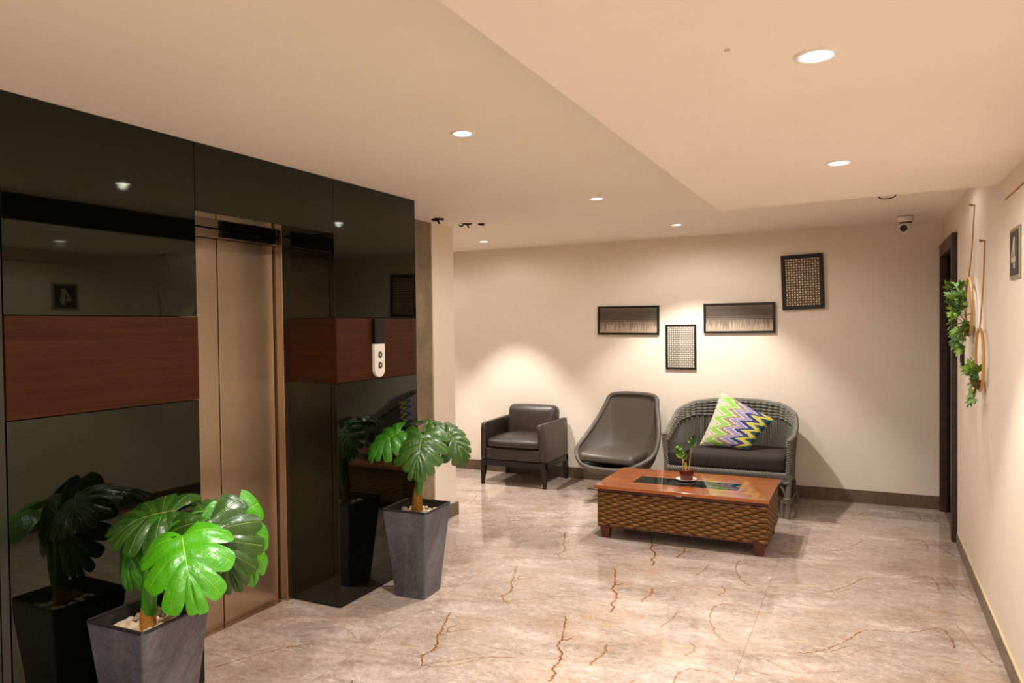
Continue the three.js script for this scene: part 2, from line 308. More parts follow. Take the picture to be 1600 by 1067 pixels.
// ------------------------------------------------------------------ lift wall: black glass and veneer cladding
const XP = -2.705, XD = -3.125;          // cladding face, lift door face
{
  const w = structGroup('wall_left');
  const seg = (z0, z1, y0, y1, m, name, proud = 0) => mesh(name, box(XP - 0.03, XP + proud, y0 + 0.0012, y1 - 0.0012, z0 + 0.0012, z1 - 0.0012, 0.0022), m, w);
  for (const [z0, z1] of [[-2.31, -1.493], [-4.06, -3.252]]) {
    seg(z0, z1, 1.66, H, M.glass, 'glass_panel'); seg(z0, z1, 1.288, 1.66, M.veneer, 'veneer_panel', 0.004); seg(z0, z1, 0.0, 1.288, M.glass, 'glass_panel');
  }
  seg(-3.252, -2.31, 2.134, H, M.glass, 'glass_panel');
  seg(-1.46, 2.6, 1.66, H, M.glass, 'glass_panel'); seg(-1.46, 2.6, 1.288, 1.66, M.veneer, 'veneer_panel', 0.004); seg(-1.46, 2.6, 0, 1.288, M.glass, 'glass_panel');
  mesh('edge_strip', box(XP - 0.03, XP - 0.002, 0, H, -1.491, -1.462, 0.002), M.darkEdge, w);
  // reveals of the lift recess
  for (const [a, b] of [[-3.282, -3.2535], [-2.3085, -2.28]]) for (const [y0, y1, m, n] of [[0, 1.288, M.glass, 'reveal_panel'], [1.288, 1.66, M.veneer, 'reveal_veneer'], [1.66, 2.134, M.glass, 'reveal_panel']])
    mesh(n, box(-3.064, XP - 0.032, y0 + 0.001, y1 - 0.001, a, b, 0.002), m, w);
  mesh('soffit_panel', box(XD - 0.03, XP - 0.032, 2.136, 2.16, -3.25, -2.312, 0.002), M.glass, w);
  mesh('core', [box(-3.6, XP - 0.034, 0, H, -4.06, -3.34), box(-3.6, XP - 0.034, 0, H, -2.22, 2.6), box(-3.6, XP - 0.034, 2.2, H, -3.34, -2.22), box(-3.6, -3.32, 0, 2.2, -3.34, -2.22)], M.fascia, w);
  mesh('end_panel', box(-3.16, XP - 0.002, 0, H, -4.075, -4.0615, 0.002), M.glass, w);

  const d = structGroup('door_1');
  const leaf = (z0, z1) => mesh('door_leaf', box(XD - 0.03, XD, 0.006, 2.083, z0, z1, 0.002), M.steel, d);
  leaf(-2.799, -2.39); leaf(-3.205, -2.806);
  mesh('frame_jamb', [box(XD + 0.004, -3.064, 0, 2.2, -3.30, -3.216, 0.004), box(XD - 0.03, XD + 0.004, 0, 2.09, -3.216, -3.2125, 0.001)], M.steelTrim, d);
  mesh('frame_jamb', [box(XD + 0.004, -3.064, 0, 2.2, -2.384, -2.30, 0.004)], M.steelTrim, d);
  mesh('frame_lintel', box(XD - 0.02, -3.10, 2.086, 2.134, -3.216, -2.386, 0.003), M.steelTrim, d);
  mesh('floor_indicator', box(-3.099, -3.088, 2.092, 2.132, -3.215, -2.80, 0.002), M.display, d);
  mesh('sill', box(XD - 0.06, XD + 0.035, 0.0005, 0.006, -3.2, -2.4, 0.001), M.steelTrim, d);
  mesh('shaft_backing', box(-3.30, XD - 0.045, 0, 2.2, -3.3, -2.3), M.fascia, d);
}

// ------------------------------------------------------------------ lamps
for (const [x, z, y, k, label, angle = CORE_ANGLE, tilt = 0, spill = 1] of LAMPS) {
  const t = thing('downlight', label, 'downlight', [x, y, z]);
  const ring = [[0.038, 0.002], [0.040, -0.004], [0.046, -0.006], [0.052, -0.004], [0.054, 0.0005]].map(p => new THREE.Vector2(...p));
  mesh('trim_ring', new THREE.LatheGeometry(ring, 40), M.lampTrim, t);
  const f = new THREE.CylinderGeometry(0.0385, 0.0385, 0.002, 32); f.translate(0, -0.0015, 0);
  mesh('lens', f, M.lampFace, t);
  for (const [cd, cone, lean] of [[CORE_CD, angle, tilt], [SPILL_CD * spill, SPILL_ANGLE, 0]]) {   // the beam and the spill around it
    const s = new THREE.SpotLight(LAMP, cd * k, 0, cone, SOFT, 2);
    s.position.set(0, -0.012, 0); s.target.position.set(0, -1, -Math.tan(lean)); s.castShadow = true; s.shadow.radius = 1; s.shadow.mapSize.set(1024, 1024);
    t.add(s); t.add(s.target);
  }
}

// ------------------------------------------------------------------ coffee table
{
  const t = thing('coffee_table', 'low coffee table with glossy orange wood top and woven rattan sides', 'coffee table', [-1.222, 0, -5.505]);
  const W = 1.25, D = 0.735, y1 = 0.402, y0 = 0.376, ix = 0.385, iz = 0.125, oz = 0.035;   // inset half sizes
  const top = [box(-W / 2, W / 2, y0, y1, iz + oz, D / 2, 0.003), box(-W / 2, W / 2, y0, y1, -D / 2, -iz + oz, 0.003), box(-W / 2, -ix, y0, y1, -iz + oz, iz + oz), box(ix, W / 2, y0, y1, -iz + oz, iz + oz)];
  mesh('tabletop', top, M.tableTop, t);
  mesh('glass_inset', box(-ix + 0.001, ix - 0.001, y1 - 0.007, y1 - 0.0015, -iz + oz + 0.001, iz + oz - 0.001), phys(0x161a15, 0.03, { ior: 1.55 }), t);
  mesh('apron', [box(-0.605, 0.605, 0.352, y0, -0.345, 0.345, 0.002)], M.tableDark, t);
  mesh('carcass', box(-0.596, 0.596, 0.098, 0.352, -0.336, 0.336), M.weaveBack, t);
  // woven sides: wavy horizontal strands passing over and under upright stakes
  const rows = 13, pitch = 0.0193, geos = [];
  const strand = (L, y, ph, side) => {
    const n = Math.round(L / 0.052), seg = n * 5, pts = [];
    for (let i = 0; i <= seg; i++) { const s = i / seg; pts.push([(s - 0.5) * L, 0.005 * Math.sin(Math.PI * (s * n + ph)), s]); }
    const pos = [], idx = [], uv = [], rad = 6;
    pts.forEach(([x, o, s], i) => { for (let j = 0; j < rad; j++) { const a = j / rad * 2 * Math.PI, b = 0.9 + 0.4 * Math.sin(Math.PI * (s * n + ph)); pos.push(x, y + Math.sin(a) * 0.0102 * b, o + Math.cos(a) * 0.0038); uv.push(x * 2 + ph * 0.3 + y * 7, j / rad); } if (i) for (let j = 0; j < rad; j++) { const a = (i - 1) * rad + j, c = (i - 1) * rad + (j + 1) % rad; idx.push(a, c, a + rad, c, c + rad, a + rad); } });
    const g = new THREE.BufferGeometry(); g.setAttribute('position', new THREE.Float32BufferAttribute(pos, 3)); g.setAttribute('uv', new THREE.Float32BufferAttribute(uv, 2)); g.setIndex(idx); g.computeVertexNormals();
    if (side === 0) g.translate(0, 0, 0.343); if (side === 1) { g.rotateY(Math.PI / 2); g.translate(0.603, 0, 0); } if (side === 2) { g.rotateY(Math.PI); g.translate(0, 0, -0.343); } if (side === 3) { g.rotateY(-Math.PI / 2); g.translate(-0.603, 0, 0); }
    return g;
  };
  for (let side = 0; side < 4; side++) { const list = []; for (let r = 0; r < rows; r++) list.push(strand(side % 2 ? 0.69 : 1.212, 0.107 + r * pitch, r % 2, side)); const o = mesh('woven_side', list, M.tableWeave, t); o.userData.kind = 'stuff'; }
  mesh('bottom_rail', [box(-0.606, 0.606, 0.088, 0.098, -0.346, 0.346, 0.003)], M.tableDark, t);
  for (const sx of [-1, 1]) for (const sz of [-1, 1]) { const g = frustum(0.052, 0.05, 0.075, 0.07, 0.088, 0.003); g.translate(sx * 0.555, 0, sz * 0.295); mesh('leg', g, M.tableDark, t); }
  mesh('catch', [box(-0.012, 0.03, 0.366, 0.374, 0.345, 0.352, 0.002)], M.chrome, t);
}

// ------------------------------------------------------------------ small plant on a saucer
{
  const s = thing('saucer', 'round white saucer under the small brown plant pot', 'saucer', [-1.252, 0.4015, -5.578]);
  mesh('dish', new THREE.LatheGeometry([[0, 0], [0.055, 0], [0.078, 0.009], [0.08, 0.0115], [0.076, 0.0115], [0.055, 0.004], [0, 0.004]].map(p => new THREE.Vector2(...p)), 40), M.saucer, s);
  const t = thing('potted_plant', 'small green plant with three stems in a reddish-brown pot on the coffee table', 'potted plant', [-1.252, 0.406, -5.578]);
  mesh('pot', new THREE.LatheGeometry([[0, 0], [0.046, 0], [0.056, 0.06], [0.061, 0.062], [0.063, 0.08], [0.059, 0.08], [0.056, 0.064], [0.0, 0.064]].map(p => new THREE.Vector2(...p)), 36), M.terracotta, t);
  const soil = new THREE.CylinderGeometry(0.055, 0.055, 0.006, 24); soil.translate(0, 0.068, 0); mesh('soil', soil, M.soil, t);
  const R = rng(77), leafMats = [std(0x4d7a14, 0.45), std(0x6f9a20, 0.45), std(0x2c4a12, 0.5)];
  const lg = (() => { const g = gridGeo(8, 10, (u, v) => { const y = v * 0.05, w = 0.013 * Math.sin(Math.PI * Math.pow(v, 0.8)) , x = (u - 0.5) * 2 * w; return V(x, y, Math.abs(u - 0.5) * 0.006 - 0.14 * v * v * 0.05); }); return g; })();
  const stem = (pts, mat, r) => mesh('stem', taperTube(pts, [r, r * 0.8, r * 0.5], 14, 7), mat, t);
  const P = [[[0.0, 0.07, 0.01], [0.002, 0.10, 0.01], [-0.004, 0.135, 0.01]], [[-0.006, 0.07, 0.0], [-0.02, 0.13, 0], [-0.045, 0.19, 0.0], [-0.065, 0.225, 0.01]], [[0.02, 0.07, 0.0], [0.027, 0.15, 0], [0.033, 0.23, -0.005], [0.045, 0.315, -0.01]], [[-0.028, 0.07, 0.0], [-0.03, 0.12, 0], [-0.028, 0.165, 0.0]]];
  P.forEach((p, i) => stem(p, M.stem, i === 0 ? 0.008 : i === 1 ? 0.005 : 0.0035));
  for (const [k, from, n, up] of [[1, 0.45, 13, 0.5], [2, 0.7, 9, 0.6]]) {
    const c = curve(P[k]);
    for (let i = 0; i < n; i++) {
      const o = mesh('leaf', lg, leafMats[k === 2 ? (i % 3 ? 2 : 0) : i % 2], t), p = c.getPoint(from + (1 - from) * (i + 0.5) / n), a = i * 2.4 + R();
      o.position.copy(p); o.quaternion.setFromUnitVectors(V(0, 1, 0), V(Math.cos(a), up + R() * 0.8, Math.sin(a)).normalize()); o.scale.setScalar(0.75 + R() * 0.5);
    }
  }
  for (let i = 0; i < 3; i++) { const o = mesh('leaf', lg, leafMats[2], t); o.position.set(0.022 + i * 0.004, 0.19 + i * 0.02, 0); o.quaternion.setFromUnitVectors(V(0, 1, 0), V(-0.7, 0.5 - i * 0.4, 0.4).normalize()); }
}

// ------------------------------------------------------------------ armchair
{
  const t = thing('armchair', 'dark brown leather armchair with thin arms and black tapered legs', 'armchair', [-3.185, 0, -6.775]);
  const hw = 0.365, zf = 0.305, zb = -0.30;
  // arms: thin padded slabs, gently falling towards the front, leaning in a little at the top
  for (const s of [-1, 1]) {
    const g = soft(0.062, 0.375, zf - zb, 0.022, 0, 0.0, 12); g.translate(0, 0.4375, (zf + zb) / 2);
    const p = g.attributes.position;
    for (let i = 0; i < p.count; i++) { const h = (p.getY(i) - 0.25) / 0.37, f = (p.getZ(i) - zb) / (zf - zb); p.setX(i, s * (hw - 0.032) + p.getX(i) * (1.12 - 0.22 * h) - (s > 0 ? 0.045 * h * f : -0.004 * h)); p.setY(i, p.getY(i) + h * (0.018 * (1 - f))); }
    g.computeVertexNormals(); mesh('arm', g, M.leatherBrown, t);
  }
  const fr = soft(0.61, 0.125, 0.52, 0.02, 0, 0); fr.translate(0, 0.3135, zf - 0.263); mesh('seat_base', fr, M.leatherBrown, t);
  const bk = soft(0.61, 0.36, 0.075, 0.02); bk.translate(0, 0.432, zb + 0.04); mesh('back_panel', bk, M.leatherBrown, t);
  const sc = soft(0.588, 0.085, 0.50, 0.03, 0.05, 0.03, 26); sc.translate(0, 0.418, 0.04); mesh('seat_cushion', sc, M.leatherBrown, t);
  const bc = soft(0.56, 0.36, 0.15, 0.06, 0.012, 0.035, 26); bc.rotateX(-0.16); bc.translate(0.015, 0.585, -0.185); mesh('back_cushion', bc, M.leatherBrown, t);
  mesh('leg_frame', [box(-hw + 0.005, hw - 0.005, 0.193, 0.25, zf - 0.05, zf - 0.004, 0.003), box(-hw + 0.005, hw - 0.005, 0.193, 0.25, zb + 0.004, zb + 0.05, 0.003), box(-hw + 0.005, -hw + 0.05, 0.193, 0.25, zb, zf - 0.005, 0.003), box(hw - 0.05, hw - 0.005, 0.193, 0.25, zb, zf - 0.005, 0.003)], M.legBlack, t);
  for (const sx of [-1, 1]) for (const sz of [-1, 1]) { const g = frustum(0.028, 0.028, 0.052, 0.05, 0.2, 0.003), p = g.attributes.position; for (let i = 0; i < p.count; i++) { const k = 1 - p.getY(i) / 0.2; p.setX(i, p.getX(i) + sx * 0.011 * k); p.setZ(i, p.getZ(i) + sz * 0.010 * k); } g.translate(sx * (hw - 0.031), 0, (sz > 0 ? zf : zb) - sz * 0.029); mesh('leg', g, M.legBlack, t); }
}

// ------------------------------------------------------------------ tub chair
{
  const t = thing('tub_chair', 'grey leather tub chair with a scooped one-piece shell and loose seat pad', 'chair', [-2.09, 0, -6.50], -0.14);
  const half = [[0, 0.30, 0.32], [0.17, 0.308, 0.30], [0.30, 0.35, 0.225], [0.385, 0.425, 0.10], [0.372, 0.53, -0.05], [0.322, 0.67, -0.185], [0.272, 0.81, -0.275], [0.245, 0.895, -0.325], [0.20, 0.918, -0.34], [0.1, 0.928, -0.352]];
  const pts = [...half.map(p => V(...p)), V(0, 0.93, -0.355), ...half.slice(1).reverse().map(([x, y, z]) => V(-x, y, z))];
  const rim = new THREE.CatmullRomCurve3(pts, true, 'centripetal');
  const sheet = (off) => gridGeo(96, 18, (u, v) => {
    const P = rim.getPointAt(u), h = P.y, k = Math.pow(v, 0.85);
    const B = V(P.x * 0.86, 0.285 + off, P.z * (P.z < 0 ? 0.72 : 0.9)), C0 = V(0, 0.275 + off, 0);
    const q = C0.clone().multiplyScalar((1 - k) ** 2).add(B.multiplyScalar(2 * k * (1 - k) + 0)).add(P.clone().multiplyScalar(k * k)); return q;
  });
  const inner = sheet(0.0), outer = sheet(-0.055), op = outer.attributes.position;
  for (let j = 0; j <= 18; j++) for (let i = 0; i <= 96; i++) { const k = j * 97 + i, v = j / 18, x = op.getX(k), z = op.getZ(k), L = Math.hypot(x, z) || 1, e = 0.035 * Math.sin(Math.PI * Math.min(1, v * 1.0)); op.setX(k, x + x / L * e); op.setZ(k, z + z / L * e); }
  outer.computeVertexNormals();
  mesh('shell', [inner, outer], phys(0x564d44, 0.38, { bumpMap: rep(leatherBump, 20, 5), bumpScale: 0.001, side: THREE.DoubleSide }), t);
  mesh('rim', tube(rim, 0.022, 160, 10, true), M.leatherGrey, t);
  const pad = soft(0.54, 0.09, 0.50, 0.038, 0.02, 0.03, 26), pp = pad.attributes.position;
  for (let i = 0; i < pp.count; i++) { const f = 0.5 - pp.getZ(i) / 0.50; pp.setX(i, pp.getX(i) * (1.02 - 0.2 * f * f)); }
  pad.computeVertexNormals(); pad.translate(0, 0.388, 0.03); mesh('seat_pad', pad, M.leatherGrey, t);
  const col = new THREE.CylinderGeometry(0.03, 0.034, 0.22, 24); col.translate(0, 0.14, 0); mesh('column', [col, box(-0.13, 0.13, 0.24, 0.256, -0.1, 0.1, 0.003)], M.chrome, t);
  const base = [];
  for (let k = 0; k < 4; k++) { const g = box(0.0, 0.44, 0.012, 0.03, -0.018, 0.018, 0.004); g.rotateY(2.82 + k * Math.PI / 2); base.push(g); const f = new THREE.CylinderGeometry(0.014, 0.014, 0.012, 12); f.translate(0.425, 0.006, 0); f.rotateY(2.82 + k * Math.PI / 2); base.push(f); }
  mesh('star_base', base, M.chrome, t);
}

// ------------------------------------------------------------------ wicker loveseat
{
  const t = thing('wicker_loveseat', 'grey-green wicker loveseat with curved woven back and dark seat cushion', 'loveseat', [-1.085, 0, -6.61]);
  const plan = curve([[-0.505, 0, 0.32], [-0.52, 0, 0.12], [-0.512, 0, -0.08], [-0.44, 0, -0.25], [-0.27, 0, -0.325], [0, 0, -0.34], [0.27, 0, -0.325], [0.44, 0, -0.25], [0.512, 0, -0.08], [0.52, 0, 0.12], [0.505, 0, 0.32]]);
  const hs = [0.635, 0.645, 0.70, 0.80, 0.865, 0.885, 0.89, 0.885, 0.865, 0.80, 0.70, 0.645, 0.635];
  const rimH = s => { const k = s * (hs.length - 1), a = Math.floor(k), f = k - a, b = Math.min(a + 1, hs.length - 1); return mix(hs[a], hs[b], f * f * (3 - 2 * f) * 0.5 + f * 0.5); };
  const Y0 = 0.30;
  const at = (s, y, off = 0) => { const p = plan.getPointAt(clamp(s)), q = plan.getTangentAt(clamp(s)), n = V(q.z, 0, -q.x); const out = n.clone(); if (out.x * p.x + out.z * p.z < 0) out.negate(); const f = (y - Y0) / 0.55; return V(p.x, y, p.z).addScaledVector(out, 0.05 * f * f - 0.01 + off); };
  const S = 120;
  mesh('backing', gridGeo(S, 8, (u, v) => at(u, mix(Y0, rimH(u), v), 0.004)), std(0x2a2824, 0.85, { side: THREE.DoubleSide }), t);
  const bandH = s => 0.05 + 0.10 * smooth(0.08, 0.45, s < 0.5 ? s : 1 - s);
  // upright canes below the band, inside and outside
  const canes = [];
  for (let i = 0; i <= 150; i++) { const s = i / 150, y1 = rimH(s) - bandH(s) * 0.92; for (const off of [-0.006, 0.012]) canes.push(tube([at(s, Y0, off), at(s, mix(Y0, y1, 0.5), off), at(s, y1, off)], 0.0055, 5, 5)); }
  mesh('upright_canes', canes, M.rattan, t).userData.kind = 'stuff';
  // woven band under the rim: strands passing in and out in turn
  const band = [], rowsN = 5;
  for (let r = 0; r < rowsN; r++) { const pts = []; const n = 40; for (let i = 0; i <= n * 2; i++) { const s = i / (n * 2); pts.push(at(s, rimH(s) - bandH(s) * (r + 0.6) / rowsN, 0.004 + 0.022 * Math.sin(Math.PI * (i / 2 * 1.0 + r)) * (i % 2 ? 1 : 0) * ((((i - 1) / 2 + r) % 2) ? 1 : -1) )); } band.push(tube(curve(pts), 0.0135, 300, 6)); }
  mesh('woven_band', band, M.rattan, t).userData.kind = 'stuff';
  const rimPts = []; for (let i = 0; i <= 60; i++) rimPts.push(at(i / 60, rimH(i / 60), 0.004));
  const braid = (c, r, turns, seg, rr) => [0, 1, 2].map(k => { const pts = [], fr = c.computeFrenetFrames(seg, false); for (let i = 0; i <= seg; i++) { const a = i / seg * turns * 2 * Math.PI + k * 2.094, p = c.getPointAt(i / seg); pts.push(p.addScaledVector(fr.normals[i], Math.cos(a) * r).addScaledVector(fr.binormals[i], Math.sin(a) * r)); } return tube(curve(pts), rr, seg, 6); });
  mesh('rim', [tube(curve(rimPts), 0.017, 140, 10)], M.rattan, t);
  for (const s of [-1, 1]) {
    const u = s < 0 ? 0 : 1, a = at(u, 0.645, 0.004), b = at(u, 0.33, 0.0), z = 0.012;
    const path = curve([[a.x - s * 0.0, a.y, a.z + z], [(a.x + b.x) / 2, (a.y + b.y) / 2, (a.z + b.z) / 2 + z], [b.x, b.y, b.z + z]]);
    mesh('arm_braid', braid(path, 0.013, 5, 90, 0.0085), M.rattan, t);
    const tip = new THREE.SphereGeometry(0.024, 16, 12); tip.scale(1, 0.8, 1.1); tip.translate(a.x, a.y - 0.002, a.z + z); mesh('arm_tip', tip, M.rattan, t);
    // legs
    const L = mesh('leg', [rod([s * 0.495, 0, 0.335], [s * 0.505, 0.36, 0.325], 0.020, 0.021, 12), rod([s * 0.453, 0.0, 0.335], [s * 0.455, 0.15, 0.335], 0.011, 0.011, 8)], M.rattan, t);
    for (const y of [0.135, 0.15, 0.165, 0.29, 0.30]) { const g = new THREE.TorusGeometry(y > 0.2 ? 0.024 : 0.026, 0.007, 8, 18); g.rotateX(Math.PI / 2); g.translate(s * 0.492, y, 0.335); mesh('binding', g, M.rattan, L); }
    mesh('leg', [rod([s * 0.53, 0, -0.26], [s * 0.47, 0.36, -0.2], 0.017, 0.019, 10)], M.rattan, t);
    mesh('brace', [tube([[s * 0.485, 0.17, 0.335], [s * 0.455, 0.25, 0.335], [s * 0.39, 0.30, 0.335], [s * 0.30, 0.315, 0.335]], 0.0095, 24, 8), tube([[s * 0.497, 0.10, 0.325], [s * 0.505, 0.2, 0.28], [s * 0.51, 0.28, 0.2], [s * 0.51, 0.31, 0.1]], 0.0095, 24, 8), tube([[s * 0.52, 0.08, -0.24], [s * 0.515, 0.2, -0.16], [s * 0.512, 0.28, -0.05], [s * 0.51, 0.31, 0.06]], 0.0095, 24, 8), rod([s * 0.5, 0.10, 0.325], [s * 0.515, 0.10, -0.245], 0.010, 0.010, 8)], M.rattan, t);
  }
  mesh('front_rail', [rod([-0.49, 0.275, 0.335], [0.49, 0.275, 0.335], 0.014, 0.014, 10), box(-0.49, 0.49, 0.28, 0.34, 0.318, 0.332)], M.rattanDark, t);
  mesh('apron_braid', [...braid(curve([[-0.49, 0.352, 0.335], [-0.2, 0.352, 0.338], [0.2, 0.352, 0.338], [0.49, 0.352, 0.335]]), 0.0145, 17, 300, 0.0085)], M.rattan, t);
  const low = []; for (let i = 0; i < 3; i++) low.push(rod([-0.49, 0.298 + i * 0.016, 0.338], [0.49, 0.298 + i * 0.016, 0.338], 0.0075, 0.0075, 8));
  mesh('apron_canes', low, M.rattan, t);
  mesh('side_rail', [-1, 1].map(s => tube([at(s < 0 ? 0 : 1, 0.31, 0.012), at(s < 0 ? 0.12 : 0.88, 0.31, 0.012), at(s < 0 ? 0.3 : 0.7, 0.31, 0.012), at(0.5, 0.31, 0.012)], 0.013, 60, 8)), M.rattan, t);
  mesh('seat_deck', box(-0.48, 0.48, 0.345, 0.365, -0.28, 0.31), M.rattanDark, t);
  const c = soft(0.955, 0.135, 0.56, 0.035, 0.012, 0.012, 30); c.translate(0, 0.434, 0.055); mesh('seat_cushion', c, M.cushion, t);
}

// ------------------------------------------------------------------ zigzag cushion
{
  const stops = [[-0.4, [196, 184, 160]], [0.05, [222, 214, 194]], [0.09, [176, 160, 132]], [0.15, [222, 220, 198]], [0.18, [142, 186, 82]], [0.31, [132, 180, 70]], [0.34, [226, 224, 198]], [0.37, [150, 134, 104]], [0.46, [138, 124, 100]], [0.485, [228, 220, 206]], [0.51, [152, 136, 170]], [0.61, [134, 120, 158]], [0.635, [232, 226, 220]], [0.66, [48, 62, 112]], [0.77, [38, 54, 102]], [0.79, [224, 214, 140]], [0.81, [204, 188, 78]], [0.92, [188, 170, 62]], [0.94, [40, 90, 96]], [1.0, [34, 74, 90]], [1.4, [190, 170, 40]]];
  const tex = dataTex(512, 512, (u, v, i, j) => {
    const n = fbm(u, v, 24, 24, 3, 401) - 0.5, m = fbm(u, v, 90, 14, 2, 411) - 0.5, f = v * 4.9 + 0.25 - u * 0.9, q = ((f % 1) + 1) % 1, tri = q < 0.62 ? q / 0.62 : (1 - q) / 0.38, x = u * 1.0 + 0.235 * (tri - 0.5) + 0.05 * n + 0.05 * m;
    let k = 0; while (k < stops.length - 2 && x > stops[k + 1][0]) k++;
    const t = smooth(stops[k + 1][0] - 0.012, stops[k + 1][0], x); const sp = 1 + 0.16 * (fbm(u, v, 120, 120, 2, 421) - 0.5);
    return stops[k][1].map((a, q) => mix(a, stops[k + 1][1][q], t) * sp);
  });
  const t = thing('throw_pillow', 'square zigzag-patterned cushion in green, lilac, blue and yellow on the loveseat', 'cushion', [-1.03, 0.5, -6.5]);
  const o = V(-1.03, 0.5, -6.5), BL = V(-1.335, 0.533, -6.47).sub(o), BR = V(-0.914, 0.518, -6.44).sub(o), TL = V(-1.186, 0.992, -6.70).sub(o), TR = V(-0.729, 0.763, -6.66).sub(o);
  const N = BR.clone().sub(BL).cross(TL.clone().sub(BL)).normalize();
  const side = (sg) => gridGeo(36, 36, (u0, v0) => {
    const w = x => x, u = w(u0), v = w(v0), a = BL.clone().lerp(BR, u), b = TL.clone().lerp(TR, u), p = a.lerp(b, v);
    const e = Math.pow(Math.max(0, 16 * u * (1 - u) * v * (1 - v)), 0.45), c = BL.clone().add(BR).add(TL).add(TR).multiplyScalar(0.25);
    const pin = 0.055 * (Math.sin(Math.PI * u) * (v < 0.5 ? (1 - 2 * v) ** 3 : (2 * v - 1) ** 3) + Math.sin(Math.PI * v) * Math.abs(2 * u - 1) ** 3); p.lerp(c, Math.max(0, pin));
    return p.addScaledVector(N, sg * (0.068 * e + 0.004 * Math.sin(9 * u + 5 * v) * e));
  });
  const back = side(-1); back.index.array.reverse(); back.computeVertexNormals();
  mesh('cover', [side(1), back], std(0xffffff, 0.9, { map: tex, side: THREE.DoubleSide }), t);
}

// ------------------------------------------------------------------ pictures
{
  const textile = seed => canvasTex(768, 336, (x, w, h) => {
    const R = rng(seed); x.fillStyle = 'rgb(182,160,136)'; x.fillRect(0, 0, w, h); x.fillStyle = 'rgb(120,102,84)'; x.fillRect(0, 0, w, 178);
    x.fillStyle = 'rgb(26,20,16)'; x.fillRect(0, 22, w, 9);
    for (let i = 0; i < w / 12 + 2; i++) for (let j = 0; j < 9; j++) { const cx = i * 12 + (j % 2) * 6, cy = 44 + j * 12; x.save(); x.translate(cx, cy); x.rotate((Math.floor(i / 4) % 2 ? 1 : -1) * 0.7); x.fillRect(-6, -3.4, 12, 6.8); x.restore(); }
    x.fillRect(0, 156, w, 8); x.fillRect(0, 178, w, 9);
    for (let i = 0; i < w; i += 11) { const L = 30 + 112 * Math.pow(R(), 1.3), wd = 5 + R() * 6; for (let y = 190; y < 190 + L; y += 9) { x.globalAlpha = 1 - 0.75 * (y - 190) / L; x.fillRect(i + (R() - 0.5) * 2, y, wd, 6); } x.globalAlpha = 0.35; x.fillRect(i + 2, 190, 1.6, Math.min(140, L * 1.4)); x.globalAlpha = 1; }
  });
  const lattice = (bg, dot) => canvasTex(432, 624, (x, w, h) => {
    x.fillStyle = bg; x.fillRect(0, 0, w, h); const n = 13, m = 19, a = w / n, b = h / m;
    x.strokeStyle = 'rgba(60,48,36,0.55)'; x.lineWidth = 3; for (let i = 0; i <= n; i++) { x.beginPath(); x.moveTo((i + 0) * a, 0); x.lineTo(i * a, h); x.stroke(); } for (let j = 0; j <= m; j++) { x.beginPath(); x.moveTo(0, j * b); x.lineTo(w, j * b); x.stroke(); }
    x.fillStyle = dot; for (let i = 0; i < n; i++) for (let j = 0; j < m; j++) { const s = (i + j) % 2 ? 0.20 : 0.29; x.beginPath(); x.ellipse((i + 0.5) * a, (j + 0.5) * b, a * s, b * s, 0, 0, 7); x.fill(); }
  });
  const pic = (label, cx, cy, w, h, tilt, f, tex) => {
    const t = thing('picture', label, 'picture', [cx, cy, -7.0985]); t.rotation.z = tilt;
    const dep = 0.028, bar = (x0, x1, y0, y1) => mesh('frame_bar', box(x0, x1, y0, y1, 0, dep, 0.003), M.frameBlack, t);
    bar(-w / 2, w / 2, h / 2 - f, h / 2); bar(-w / 2, w / 2, -h / 2, -h / 2 + f); bar(-w / 2, -w / 2 + f, -h / 2 + f, h / 2 - f); bar(w / 2 - f, w / 2, -h / 2 + f, h / 2 - f);
    const g = new THREE.BoxGeometry(w - 2 * f, h - 2 * f, 0.006); g.translate(0, 0, 0.013);
    mesh('print', g, std(0xffffff, 0.6, { map: tex }), t);
  };
  const k = 7.1 / 7.0, y = v => 1.6 + (v - 1.6) * k;      // measured at z = -7, hung on the wall at -7.1
  pic('wide black-framed textile print, the left of the two wide ones', -2.135 * k, y(1.645), 0.637, 0.289, -0.008, 0.02, textile(3));
  pic('small upright black-framed lattice picture hung lowest, below the two wide prints', -1.612 * k, y(1.383), 0.296, 0.437, 0, 0.017, lattice('rgb(150,134,116)', 'rgb(246,240,228)'));
  pic('wide black-framed textile print, the right of the two wide ones', -1.073 * k, y(1.652), 0.652, 0.284, 0.0, 0.02, textile(9));
  pic('larger upright black-framed lattice picture hung highest and tilted, on the right', -0.521 * k, y(1.965), 0.358, 0.497, 0.03, 0.032, lattice('rgb(104,84,60)', 'rgb(232,214,190)'));
}

